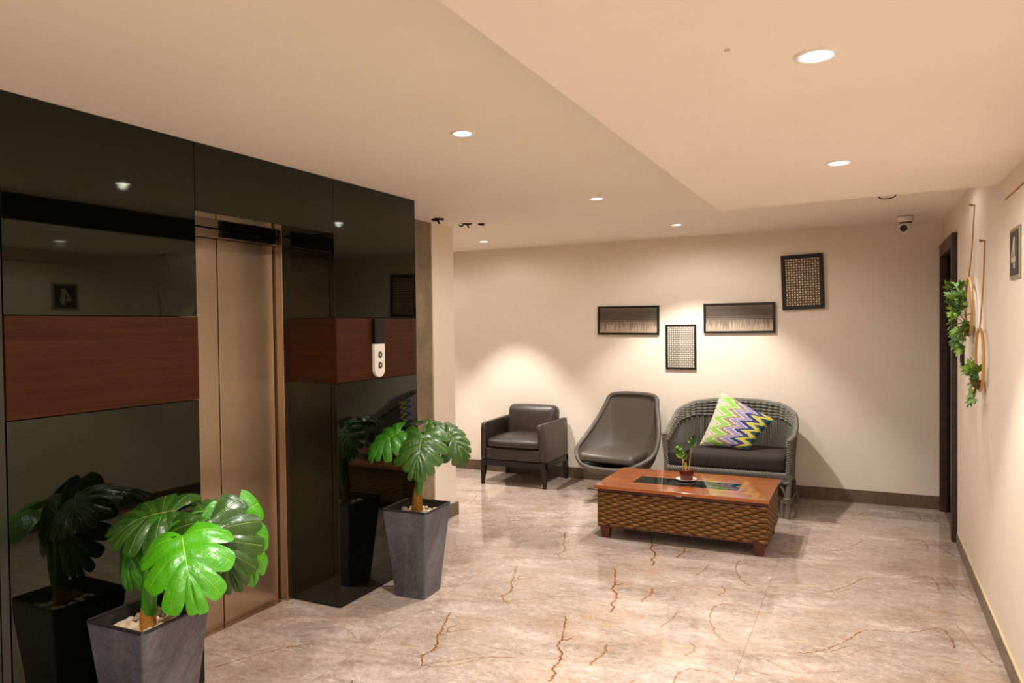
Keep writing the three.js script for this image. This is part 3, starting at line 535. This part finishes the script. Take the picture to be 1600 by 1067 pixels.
// ------------------------------------------------------------------ lift call plate
{
  const t = thing('lift_call_plate', 'tall lift call plate, black display above a white two-button panel', 'call panel', [XP + 0.0042, 1.30, -3.633]);
  t.rotation.y = Math.PI / 2;            // local x runs away from the viewer along the wall (negative z)
  const w = 0.1, D = 0.02;
  const s = new THREE.Shape(); s.moveTo(-w / 2, 0.2); s.lineTo(-w / 2, w / 2); s.absarc(0, w / 2, w / 2, Math.PI, 2 * Math.PI, false); s.lineTo(w / 2, 0.2); s.closePath();
  mesh('button_panel', new THREE.ExtrudeGeometry(s, { depth: D - 0.003, bevelEnabled: true, bevelSize: 0.002, bevelThickness: 0.002, bevelSegments: 2, curveSegments: 24 }), M.whitePlastic, t);
  mesh('display', box(-w / 2, w / 2, 0.205, 0.356, 0, D + 0.004, 0.003), M.blackPlastic, t);
  for (const [y, up] of [[0.136, 1], [0.072, -1]]) {
    const r = new THREE.TorusGeometry(0.019, 0.0028, 10, 32); r.translate(0, y, D); const b = mesh('button', (() => { const g = new THREE.CylinderGeometry(0.0175, 0.0185, 0.006, 28); g.rotateX(Math.PI / 2); g.translate(0, y, D + 0.001); return g; })(), std(0x3b342c, 0.4), t);
    mesh('ring', r, M.chrome, b);
    const a = new THREE.Shape(); a.moveTo(0, up * 0.010); a.lineTo(0.008, -up * 0.006); a.lineTo(-0.008, -up * 0.006); a.closePath();
    const g = new THREE.ExtrudeGeometry(a, { depth: 0.001, bevelEnabled: false }); g.translate(0, y, D + 0.004); mesh('arrow', g, M.whitePlastic, b);
  }
}

// ------------------------------------------------------------------ floor number sign
const font = await new FontLoader().loadAsync('fonts/droid/droid_sans_bold.typeface.json');
{
  const t = thing('floor_sign', 'square dark sign with the number 4 on the right wall', 'sign', [0.578, 1.89, -3.787]);
  t.rotation.y = -Math.PI / 2;
  mesh('backplate', box(-0.114, 0.114, -0.112, 0.112, 0, 0.006, 0.002), phys(0xa8a083, 0.25, { metalness: 0.2 }), t);
  mesh('panel', box(-0.092, 0.092, -0.094, 0.096, 0.006, 0.009, 0.001), std(0x2b2621, 0.5), t);
  const g = new TextGeometry('4', { font, size: 0.135, depth: 0.002, curveSegments: 4 }); g.computeBoundingBox(); const b = g.boundingBox; g.translate(-(b.min.x + b.max.x) / 2, -(b.min.y + b.max.y) / 2, 0.009);
  mesh('numeral', g, std(0xb8ac98, 0.45), t);
}

// ------------------------------------------------------------------ security camera and bits on the ceiling and walls
{
  const t = thing('security_camera', 'white turret security camera under the ceiling near the far right corner', 'camera', [0.275, H, -6.62]);
  mesh('mount', new THREE.LatheGeometry([[0, 0], [0.06, 0], [0.06, -0.022], [0.055, -0.045], [0.05, -0.052], [0, -0.052]].map(p => new THREE.Vector2(...p)), 36), M.whitePlastic, t);
  const collar = new THREE.CylinderGeometry(0.047, 0.047, 0.006, 32); collar.translate(0, -0.054, 0); mesh('shadow_gap', collar, M.blackMatte, t);
  const ball = new THREE.SphereGeometry(0.046, 28, 20); ball.translate(0, -0.088, 0); mesh('housing', ball, M.whitePlastic, t);
  const dir = V(-0.34, -0.35, 0.87).normalize(), lens = new THREE.CylinderGeometry(0.026, 0.028, 0.02, 24); lens.rotateX(Math.PI / 2); lens.translate(0, 0, 0.04); lens.applyQuaternion(new THREE.Quaternion().setFromUnitVectors(V(0, 0, 1), dir)); lens.translate(0, -0.088, 0);
  mesh('lens', lens, M.blackPlastic, t);
  const stub = (label, x, z, pts, r) => { const o = thing('wire_stub', label, 'wire', [x, H, z]); mesh('hole_plug', (() => { const g = new THREE.CylinderGeometry(0.028, 0.028, 0.006, 16); g.translate(0, -0.003, 0); return g; })(), M.blackMatte, o); pts.forEach(p => mesh('wire', tube(p, r, 12, 6), M.blackMatte, o)); };
  stub('dark bundle of wire ends at the ceiling above the pale pillar, nearest the lift', -3.0, -4.83, [[[-0.05, -0.006, 0.0], [-0.02, -0.014, 0], [0.03, -0.01, 0.01]], [[0.0, -0.004, 0], [0.01, -0.03, 0], [0.025, -0.042, 0.01]], [[0.02, -0.004, 0], [0.04, -0.012, 0], [0.055, -0.008, 0]]], 0.008);
  stub('dark wire ends at the ceiling, middle of the three by the pillar', -2.955, -5.19, [[[-0.06, -0.006, 0], [-0.04, -0.02, 0], [-0.02, -0.012, 0]], [[0.0, -0.004, 0], [0.02, -0.014, 0], [0.03, -0.036, 0]], [[0.0, -0.004, 0], [0.04, -0.008, 0], [0.06, -0.003, 0]]], 0.006);
  stub('smallest wire end at the ceiling, right of the pillar', -2.845, -5.26, [[[-0.03, -0.005, 0], [0.0, -0.012, 0], [0.02, -0.008, 0]], [[0.015, -0.005, 0], [0.022, -0.02, 0]]], 0.005);
  tag(mesh('cable_loop', tube([[0.045, DROP + 0.02, -4.337], [0.06, DROP - 0.008, -4.337], [0.095, DROP - 0.014, -4.337], [0.13, DROP - 0.006, -4.337], [0.14, DROP + 0.02, -4.337]], 0.003, 30, 6), M.blackMatte), 'thin dark cable loop sagging under the back edge of the lowered ceiling', 'cable');
  const cap = new THREE.CylinderGeometry(0.007, 0.007, 0.003, 20); cap.translate(-0.305, DROP - 0.0015, -1.83);
  tag(mesh('ceiling_cap', cap, std(0xcdbba6, 0.6)), 'small round blank cap in the lowered ceiling left of the big downlight', 'cap');
  const a = thing('access_reader', 'small metal box on the right wall beside the dark door, upper of the pair', 'access reader', [0.578, 1.47, -5.78]);
  mesh('body', box(-0.03, 0, 0, 0.085, -0.035, 0.035, 0.004), M.steelTrim, a); mesh('face', box(-0.032, -0.03, 0.012, 0.075, -0.028, 0.028), M.blackPlastic, a);
  const b = thing('wall_switch', 'small dark switch on the right wall beside the dark door, lower of the pair', 'switch', [0.578, 1.29, -5.70]);
  mesh('plate', box(-0.014, 0, 0, 0.11, -0.035, 0.035, 0.003), M.blackPlastic, b); mesh('rocker', box(-0.019, -0.014, 0.03, 0.08, -0.016, 0.016, 0.002), M.blackMatte, b);
}

// ------------------------------------------------------------------ leaves
function lobedLeaf(L, W, lobes, depth, sag, bend, puff, seed) {   // stalk joins at the origin, midrib along +y, upper face +z; u across, v along the midrib
  const R = rng(seed), nS = 96, nT = 9, pos = [], uv = [], idx = [], jit = Array.from({ length: 2 * lobes + 2 }, () => 0.88 + R() * 0.24), mid = 0.74 * L;
  const put = (sd, s, t) => {
    const k = Math.min(lobes - 1, Math.floor(s * lobes)), f = s * lobes - k, e = Math.abs(2 * f - 1), th = mix(2.45, 0.0, Math.pow(s, 0.75)) - 0.22 * t * Math.sin(Math.PI * s);
    const len = W * (0.40 + 0.20 * Math.sin(Math.PI * clamp(s * 0.9 + 0.08))) * (1 - 0.36 * s * s) * jit[k + (sd > 0 ? lobes : 0)] * (1 - depth * Math.pow(e, 4) * (s > 1 - 0.5 / lobes ? 0 : 1) * (s < 0.5 / lobes ? 0.6 : 1));
    const x = sd * Math.sin(th) * len * t, y = mid * s * 0.98 + Math.cos(th) * len * t + (s > 0.92 ? 0 : 0);
    let z = puff * (1 - e * e) * Math.sin(Math.PI * Math.min(1, 0.12 + t * 0.9)) - puff * 0.5 * (1 - t) * (1 - t) - sag * x * x / W + 0.006 * (vnoise(x * 40 + 20, y * 40 + 20, 999, 999, seed) - 0.5);
    const c = bend / L, q = y * c, yy = Math.sin(q) / c, zz = -(1 - Math.cos(q)) / c;
    pos.push(x, yy + z * Math.sin(q), zz + z * Math.cos(q)); uv.push(0.5 + sd * t * 0.5, s);
  };
  for (const sd of [-1, 1]) {
    const o = pos.length / 3;
    for (let j = 0; j <= nS; j++) for (let i = 0; i <= nT; i++) put(sd, j / nS, i / nT);
    for (let j = 0; j < nS; j++) for (let i = 0; i < nT; i++) { const p = o + j * (nT + 1) + i, q = p + 1, r = p + nT + 1, d = r + 1; if (sd > 0) idx.push(p, q, d, p, d, r); else idx.push(p, d, q, p, r, d); }
  }
  let g = new THREE.BufferGeometry(); g.setAttribute('position', new THREE.Float32BufferAttribute(pos, 3)); g.setAttribute('uv', new THREE.Float32BufferAttribute(uv, 2)); g.setIndex(idx);
  g = mergeVertices(g, 1e-5); g.computeVertexNormals(); return g;
}
const NL = 6;
const veins = (x, w, h, main, side, NL) => { x.lineCap = 'round'; x.lineWidth = main; x.beginPath(); x.moveTo(w / 2, h); x.lineTo(w / 2, 0); x.stroke(); for (let k = 0; k < NL; k++) { const y = h * (1 - (k + 0.5) / NL); for (const s of [-1, 1]) { x.lineWidth = side; x.beginPath(); x.moveTo(w / 2, y + 10); x.quadraticCurveTo(w / 2 + s * w * 0.2, y, w / 2 + s * w * 0.46, y); x.stroke(); } } };
const veinTex = (bg, line, edge, NL) => canvasTex(512, 512, (x, w, h) => {
  x.fillStyle = bg; x.fillRect(0, 0, w, h); const R = rng(3);
  for (let i = 0; i < 900; i++) { x.fillStyle = edge; x.globalAlpha = 0.1; x.beginPath(); x.arc(R() * w, R() * h, 3 + R() * 16, 0, 7); x.fill(); }
  x.strokeStyle = line; x.globalAlpha = 0.3; x.lineWidth = 1.2;
  for (let k = 0; k < NL; k++) for (const s of [-1, 1]) for (let i = 1; i < 12; i++) for (const d of [-1, 1]) { const y = h * (1 - (k + 0.5) / NL), x0 = w / 2 + s * w * 0.04 * i; x.beginPath(); x.moveTo(x0, y); x.lineTo(x0 + s * 16, y + d * h * 0.42 / NL); x.stroke(); }
  x.globalAlpha = 0.85; veins(x, w, h, 9, 3.5, NL); x.globalAlpha = 1;
});
const bumpFor = n => { const t = canvasTex(512, 512, (x, w, h) => { x.fillStyle = '#888'; x.fillRect(0, 0, w, h); const R = rng(8); for (let i = 0; i < 900; i++) { const g = 70 + R() * 150 | 0; x.fillStyle = `rgb(${g},${g},${g})`; x.globalAlpha = 0.25; x.beginPath(); x.ellipse(R() * w, R() * h, 8 + R() * 22, 4 + R() * 10, R() * 3, 0, 7); x.fill(); } x.globalAlpha = 1; x.strokeStyle = '#1a1a1a'; veins(x, w, h, 12, 5, n); });
t.colorSpace = THREE.NoColorSpace; return t; };
const leafBump = { 4: bumpFor(4), 6: bumpFor(NL) };
const leafMat = (bg, line, edge, n = NL, rough = 0.3) => phys(0xffffff, rough, { map: veinTex(bg, line, edge, n), bumpMap: leafBump[n], bumpScale: 0.006, side: THREE.DoubleSide, transmission: 0.0 });
M.leafDeep = leafMat('rgb(44,76,18)', 'rgb(112,138,52)', 'rgb(28,58,12)');
M.leafMid = leafMat('rgb(48,110,18)', 'rgb(120,160,50)', 'rgb(36,92,14)');
M.leafBright = leafMat('rgb(70,146,12)', 'rgb(140,190,60)', 'rgb(50,128,14)', 4);
M.sheath = phys(0x3d7a1c, 0.35); M.trunk = std(0xffffff, 0.8, { map: rep(grainTex([126, 74, 20], [196, 136, 48], 26, 3, 501), 4, 6) });
function leafOn(t, pos, tip, normal, L, W, m, opt = {}) {
  const o = mesh('leaf', lobedLeaf(L, W, opt.lobes ?? NL, opt.depth ?? 0.30, opt.sag ?? 0.9, opt.bend ?? 0.7, opt.puff ?? 0.008, opt.seed ?? 1), m, t);
  const y = V(...tip).normalize(), z = V(...normal); z.addScaledVector(y, -z.dot(y)).normalize(); const x = y.clone().cross(z);
  o.quaternion.setFromRotationMatrix(new THREE.Matrix4().makeBasis(x, y, z)); o.position.set(...pos); return o;
}
const pebbleGeos = [0, 1, 2, 3].map(k => { const g0 = new THREE.IcosahedronGeometry(1, 2); g0.deleteAttribute('normal'); g0.deleteAttribute('uv'); const g = mergeVertices(g0), p = g.attributes.position; for (let i = 0; i < p.count; i++) { const x = p.getX(i), y = p.getY(i), z = p.getZ(i), s = 1 + 0.22 * (vnoise(x * 1.6 + 5 + k * 3, y * 1.6 + z + 7, 64, 64, 600 + k) - 0.5); p.setXYZ(i, x * s * 1.15, y * s * 0.72, z * s * 0.92); } g.computeVertexNormals(); return g; });
function planter(t, seed, turn) {         // tapered square zinc planter, base at y 0 (children of the plant's group)
  const hw = 0.1, tw = 0.152, h = 0.525, wall = 0.008, g = [];
  const prof = (y) => mix(hw, tw, y / h);
  const ring = (y, off) => { const a = prof(y) + off, r = 0.012, pts = []; for (const [sx, sz, a0] of [[1, 1, 0], [-1, 1, 1], [-1, -1, 2], [1, -1, 3]]) for (let k = 0; k <= 4; k++) { const th = (a0 + k / 4) * Math.PI / 2; pts.push([sx * (a - r) + Math.cos(th) * r, sz * (a - r) + Math.sin(th) * r]); } return pts; };
  for (const [part, m, levels] of [['planter', M.zinc, [[0, -0.1], [0, 0], [0.2, 0], [0.4, 0], [h, 0]]], ['planter_liner', M.zincRim, [[h, -0.0005], [h, -wall], [h - 0.02, -wall], [0.44, -wall]]]]) {
  const n = 20, pos = [], uv = [], idx = [];
  levels.forEach(([y, off], j) => { const P = ring(y, off); let s = 0; for (let i = 0; i <= n; i++) { const [x, z] = P[i % n], [px, pz] = P[(i + n - 1) % n]; if (i) s += Math.hypot(x - px, z - pz); pos.push(x, y, z); uv.push(s, y + (j > 4 ? 0.6 : 0)); } });
  for (let j = 0; j < levels.length - 1; j++) for (let i = 0; i < n; i++) { const a = j * (n + 1) + i, b = a + 1, c = a + n + 1, d = c + 1; idx.push(a, d, b, a, c, d); }
  const b = new THREE.BufferGeometry(); b.setAttribute('position', new THREE.Float32BufferAttribute(pos, 3)); b.setAttribute('uv', new THREE.Float32BufferAttribute(uv, 2)); b.setIndex(idx);
  const flat = b.toNonIndexed(); flat.computeVertexNormals(); flat.rotateY(turn); mesh(part, flat, m, t); }
  const rimPts = ring(h, -wall / 2).map(([x, z]) => V(x, h, z)); const rim = tube(new THREE.CatmullRomCurve3(rimPts, true, 'catmullrom', 0.1), 0.0065, 120, 8, true); rim.rotateY(turn); mesh('planter_rim', rim, M.zincRim, t);
  const s = box(-0.134, 0.134, 0.43, 0.468, -0.134, 0.134); s.rotateY(turn); mesh('soil', s, M.soil, t);
  const R = rng(seed), c = Math.cos(turn), sn = Math.sin(turn);
  for (let i = 0; i < 130; i++) {
    const k = i < 100 ? 0 : 1, x = (R() - 0.5) * 0.24, z = (R() - 0.5) * 0.24; if (Math.hypot(x, z) < 0.028) continue;
    const o = mesh('pebble', pebbleGeos[i % 4], M.pebbles[(R() * 4) | 0], t); o.position.set(x * c + z * sn, 0.474 + k * 0.009 + R() * 0.004, -x * sn + z * c); o.scale.setScalar(0.0125 + R() * 0.007); o.rotation.set((R() - 0.5) * 0.6, R() * 6, (R() - 0.5) * 0.6);
  }
}
{
  const c = [-2.442, 0, -3.652], t = thing('potted_plant', 'artificial plant with drooping lobed leaves in a grey planter by the black glass wall end', 'potted plant', c);
  planter(t, 901, 0.05);
  const P = (x, y, z) => [x - c[0], y, z - c[2]];
  mesh('trunk', taperTube([P(-2.436, 0.46, -3.650), P(-2.437, 0.56, -3.650), P(-2.434, 0.62, -3.655), P(-2.432, 0.67, -3.657)], [0.030, 0.034, 0.028, 0.018], 20, 14), M.trunk, t);
  mesh('sheath', taperTube([P(-2.422, 0.585, -3.638), P(-2.42, 0.68, -3.652), P(-2.415, 0.78, -3.655), P(-2.405, 0.9, -3.66)], [0.012, 0.030, 0.032, 0.014], 20, 14), M.sheath, t);
  mesh('petiole', tube([P(-2.41, 0.8, -3.655), P(-2.38, 0.93, -3.62), P(-2.342, 0.982, -3.575)], 0.007, 16, 8), M.sheath, t);
  mesh('petiole', tube([P(-2.42, 0.8, -3.655), P(-2.48, 0.95, -3.63), P(-2.50, 0.985, -3.56)], 0.007, 16, 8), M.sheath, t);
  mesh('petiole', tube([P(-2.405, 0.8, -3.66), P(-2.35, 0.95, -3.70), P(-2.28, 0.985, -3.735)], 0.007, 16, 8), M.sheath, t);
  mesh('petiole', tube([P(-2.41, 0.8, -3.66), P(-2.43, 0.97, -3.73), P(-2.44, 1.02, -3.78)], 0.007, 16, 8), M.sheath, t);
  leafOn(t, P(-2.342, 0.98, -3.572), [0.25, -0.62, 0.70], [0.3, 0.75, 0.65], 0.30, 0.30, M.leafDeep, { seed: 2, sag: 0.9, bend: 0.75 });
  leafOn(t, P(-2.49, 0.985, -3.55), [-0.62, -0.36, 0.62], [0.1, 0.75, 0.75], 0.27, 0.25, M.leafMid, { seed: 3, sag: 0.8, bend: 0.9, depth: 0.42 });
  leafOn(t, P(-2.285, 0.975, -3.735), [0.72, -0.45, 0.05], [0.45, 0.8, 0.5], 0.24, 0.26, M.leafDeep, { seed: 4, sag: 1.0, bend: 0.9 });
  leafOn(t, P(-2.44, 1.015, -3.78), [0.25, 0.05, -0.9], [0.2, 1, 0.25], 0.24, 0.24, M.leafDeep, { seed: 5, sag: 0.9, bend: 0.8 });
}
{
  const c = [-2.462, 0, -1.852], t = thing('potted_plant', 'large bright green artificial plant in a grey planter nearest the viewer, left foreground', 'potted plant', c);
  planter(t, 907, 0.03);
  const P = (x, y, z) => [x - c[0], y, z - c[2]];
  mesh('trunk', taperTube([P(-2.44, 0.455, -1.83), P(-2.442, 0.52, -1.83), P(-2.44, 0.58, -1.832)], [0.030, 0.030, 0.022], 14, 14), M.trunk, t);
  mesh('sheath', taperTube([P(-2.438, 0.53, -1.832), P(-2.435, 0.64, -1.835), P(-2.43, 0.74, -1.835), P(-2.428, 0.80, -1.84)], [0.027, 0.028, 0.022, 0.012], 20, 14), M.sheath, t);
  mesh('sheath', taperTube([P(-2.42, 0.545, -1.82), P(-2.412, 0.64, -1.822), P(-2.39, 0.73, -1.822)], [0.012, 0.022, 0.012], 16, 12), M.sheath, t);
  const pet = (...q) => mesh('petiole', tube(q, 0.0065, 16, 8), M.sheath, t);
  pet(P(-2.40, 0.70, -1.822), P(-2.33, 0.83, -1.80), P(-2.245, 0.852, -1.80));
  pet(P(-2.43, 0.74, -1.84), P(-2.46, 0.86, -1.88), P(-2.50, 0.90, -1.92));
  pet(P(-2.43, 0.74, -1.84), P(-2.35, 0.87, -1.88), P(-2.225, 0.885, -1.93));
  pet(P(-2.44, 0.72, -1.84), P(-2.50, 0.82, -1.85), P(-2.56, 0.83, -1.85));
  pet(P(-2.43, 0.74, -1.84), P(-2.36, 0.88, -1.95), P(-2.27, 0.89, -2.03));
  leafOn(t, P(-2.235, 0.860, -1.82), [0.58, -0.30, 0.42], [0.14, 0.93, 0.42], 0.31, 0.33, M.leafBright, { seed: 12, sag: 0.95, bend: 0.95, depth: 0.36, lobes: 4 });
  leafOn(t, P(-2.40, 0.905, -1.93), [-0.60, -0.02, 0.50], [0.22, 0.85, 0.5], 0.29, 0.33, M.leafDeep, { seed: 13, sag: 0.8, bend: 0.75 });
  leafOn(t, P(-2.225, 0.888, -1.935), [0.50, -0.62, 0.10], [0.38, 0.75, 0.6], 0.32, 0.31, M.leafDeep, { seed: 14, sag: 0.9, bend: 0.9 });
  leafOn(t, P(-2.52, 0.845, -1.845), [-0.14, -0.80, 0.30], [-0.1, 0.45, 0.9], 0.24, 0.28, M.leafMid, { seed: 15, sag: 0.9, bend: 0.5 });
  leafOn(t, P(-2.20, 0.90, -2.04), [0.42, -0.75, 0.0], [0.85, 0.45, 0.25], 0.34, 0.26, M.leafBright, { seed: 16, sag: 0.9, bend: 0.7, lobes: 4 });
  leafOn(t, P(-2.42, 0.90, -2.02), [-0.2, 0.12, -0.9], [0, 1, 0.2], 0.24, 0.24, M.leafDeep, { seed: 17, sag: 0.8, bend: 0.7 });
}

// ------------------------------------------------------------------ hanging hoop planters
{
  const ivy = (() => { const n = 60, pos = [0, 0, 0], uv = [0.5, 0.3], idx = []; for (let i = 0; i <= n; i++) { const phi = (i / n * 2 - 1) * Math.PI, a = Math.abs(phi), pk = [0, 0.85, 1.75]; let d = 9, b = 0; pk.forEach((p, k) => { if (Math.abs(a - p) < d) { d = Math.abs(a - p); b = k; } }); const r = [1, 0.78, 0.55][b] * (1 - 0.5 * Math.pow(clamp(d / 0.45), 0.8)) * (a > 2.2 ? 0.55 : 1); const x = Math.sin(phi) * r * 0.05, y = 0.012 + Math.cos(phi) * r * 0.055; pos.push(x, y, -0.25 * Math.abs(x) - 2.2 * y * y); uv.push(0.5 + x * 8, 0.1 + y * 11); if (i) idx.push(0, i + 1, i); } const g = new THREE.BufferGeometry(); g.setAttribute('position', new THREE.Float32BufferAttribute(pos, 3)); g.setAttribute('uv', new THREE.Float32BufferAttribute(uv, 2)); g.setIndex(idx); g.computeVertexNormals(); return g; })();
  const mats = [leafMat('rgb(62,104,10)', 'rgb(170,200,80)', 'rgb(66,120,16)', NL, 0.55), leafMat('rgb(36,76,10)', 'rgb(130,170,60)', 'rgb(40,90,14)', NL, 0.55), leafMat('rgb(104,140,18)', 'rgb(190,210,100)', 'rgb(90,140,24)', NL, 0.55)];
  const hoop = (label, cy, cz, nailY, nailZ, r, n, spread, seed) => {
    const t = thing('hanging_planter', label, 'hanging planter', [0.555, cy, cz]);
    const ring = new THREE.TorusGeometry(r, 0.0075, 10, 64); ring.rotateY(Math.PI / 2); ring.scale(1, 1.06, 1); mesh('hoop', ring, M.bamboo, t);
    const cupR = new THREE.SphereGeometry(0.055, 20, 12, 0, Math.PI * 2, Math.PI / 2, Math.PI / 2); cupR.scale(0.6, 0.8, 1.1); cupR.translate(-0.012, -r * 0.72, 0); mesh('moss_pad', cupR, std(0x5a4a22, 0.95), t);
    mesh('cord', [tube([[0, r * 1.06, 0], [0.012, (r + nailY - cy) / 2, (nailZ - cz) / 2], [0.016, nailY - cy, nailZ - cz]], 0.0035, 20, 6), tube([[0, r * 1.06, 0.0], [0.0, r * 1.06 + 0.03, 0.012], [0.004, r * 1.06 + 0.07, 0.006]], 0.003, 8, 5)], M.cord, t);
    mesh('nail', [rod([0.02, nailY - cy + 0.004, nailZ - cz], [-0.012, nailY - cy + 0.01, nailZ - cz], 0.004, 0.005, 8), tube([[0.0, nailY - cy, nailZ - cz], [-0.005, nailY - cy + 0.012, nailZ - cz - 0.02], [0.0, nailY - cy + 0.018, nailZ - cz - 0.035]], 0.003, 8, 5)], M.cord, t);
    const R = rng(seed);
    for (let k = 0; k < 7; k++) { const a = k / 7 * 6.28; mesh('vine', tube([[-0.01, -r * 0.72, 0.03 * Math.cos(a)], [-0.05 * spread, -r * 0.6 + 0.05 * Math.sin(a), 0.07 * Math.cos(a)], [-0.11 * spread - R() * 0.02, -r * 0.7 + 0.13 * Math.sin(a), 0.10 * Math.cos(a)]], 0.0022, 12, 5), mats[0], t); }
    for (let i = 0; i < n; i++) {
      const a = R() * 6.28, q = Math.sqrt(R()), o = mesh('leaf', ivy, mats[(R() * 3) | 0], t);
      o.position.set(-0.004 - spread * (0.115 * R()), (spread > 0.8 ? -0.055 : -r * 0.8) + (spread > 0.8 ? 0.20 : 0.10) * Math.sin(a) * q, 0.12 * Math.cos(a) * q);
      const d = V(-0.25 - R() * 0.4, 0.6 * Math.sin(a) + 0.5 * (R() - 0.6), 0.8 * Math.cos(a) + (R() - 0.5)).normalize();
      const nrm = V(-0.5, 0.75, 0.5 + R() - 0.3); nrm.addScaledVector(d, -nrm.dot(d)).normalize(); o.quaternion.setFromRotationMatrix(new THREE.Matrix4().makeBasis(d.clone().cross(nrm), d, nrm)); o.scale.setScalar(0.65 + R() * 0.55);
    }
    for (let k = 0; k < 3; k++) mesh('vine', tube([[-0.01, -r * 0.8, (k - 1) * 0.03], [-0.015 - k * 0.006, -r * 1.0, (k - 1) * 0.035], [-0.012 - k * 0.014, -r * 1.2 - k * 0.02, (k - 1) * 0.045]], 0.002, 10, 5), mats[1], t);
  };
  hoop('bamboo hoop planter full of bushy ivy on the right wall, higher and farther', 1.685, -5.20, 2.28, -5.09, 0.165, 76, 0.81, 41);
  hoop('bamboo hoop planter with sparse ivy on the right wall, lower and nearer', 1.385, -4.72, 2.025, -4.66, 0.16, 20, 0.30, 43);
}

renderer.render(scene, camera);
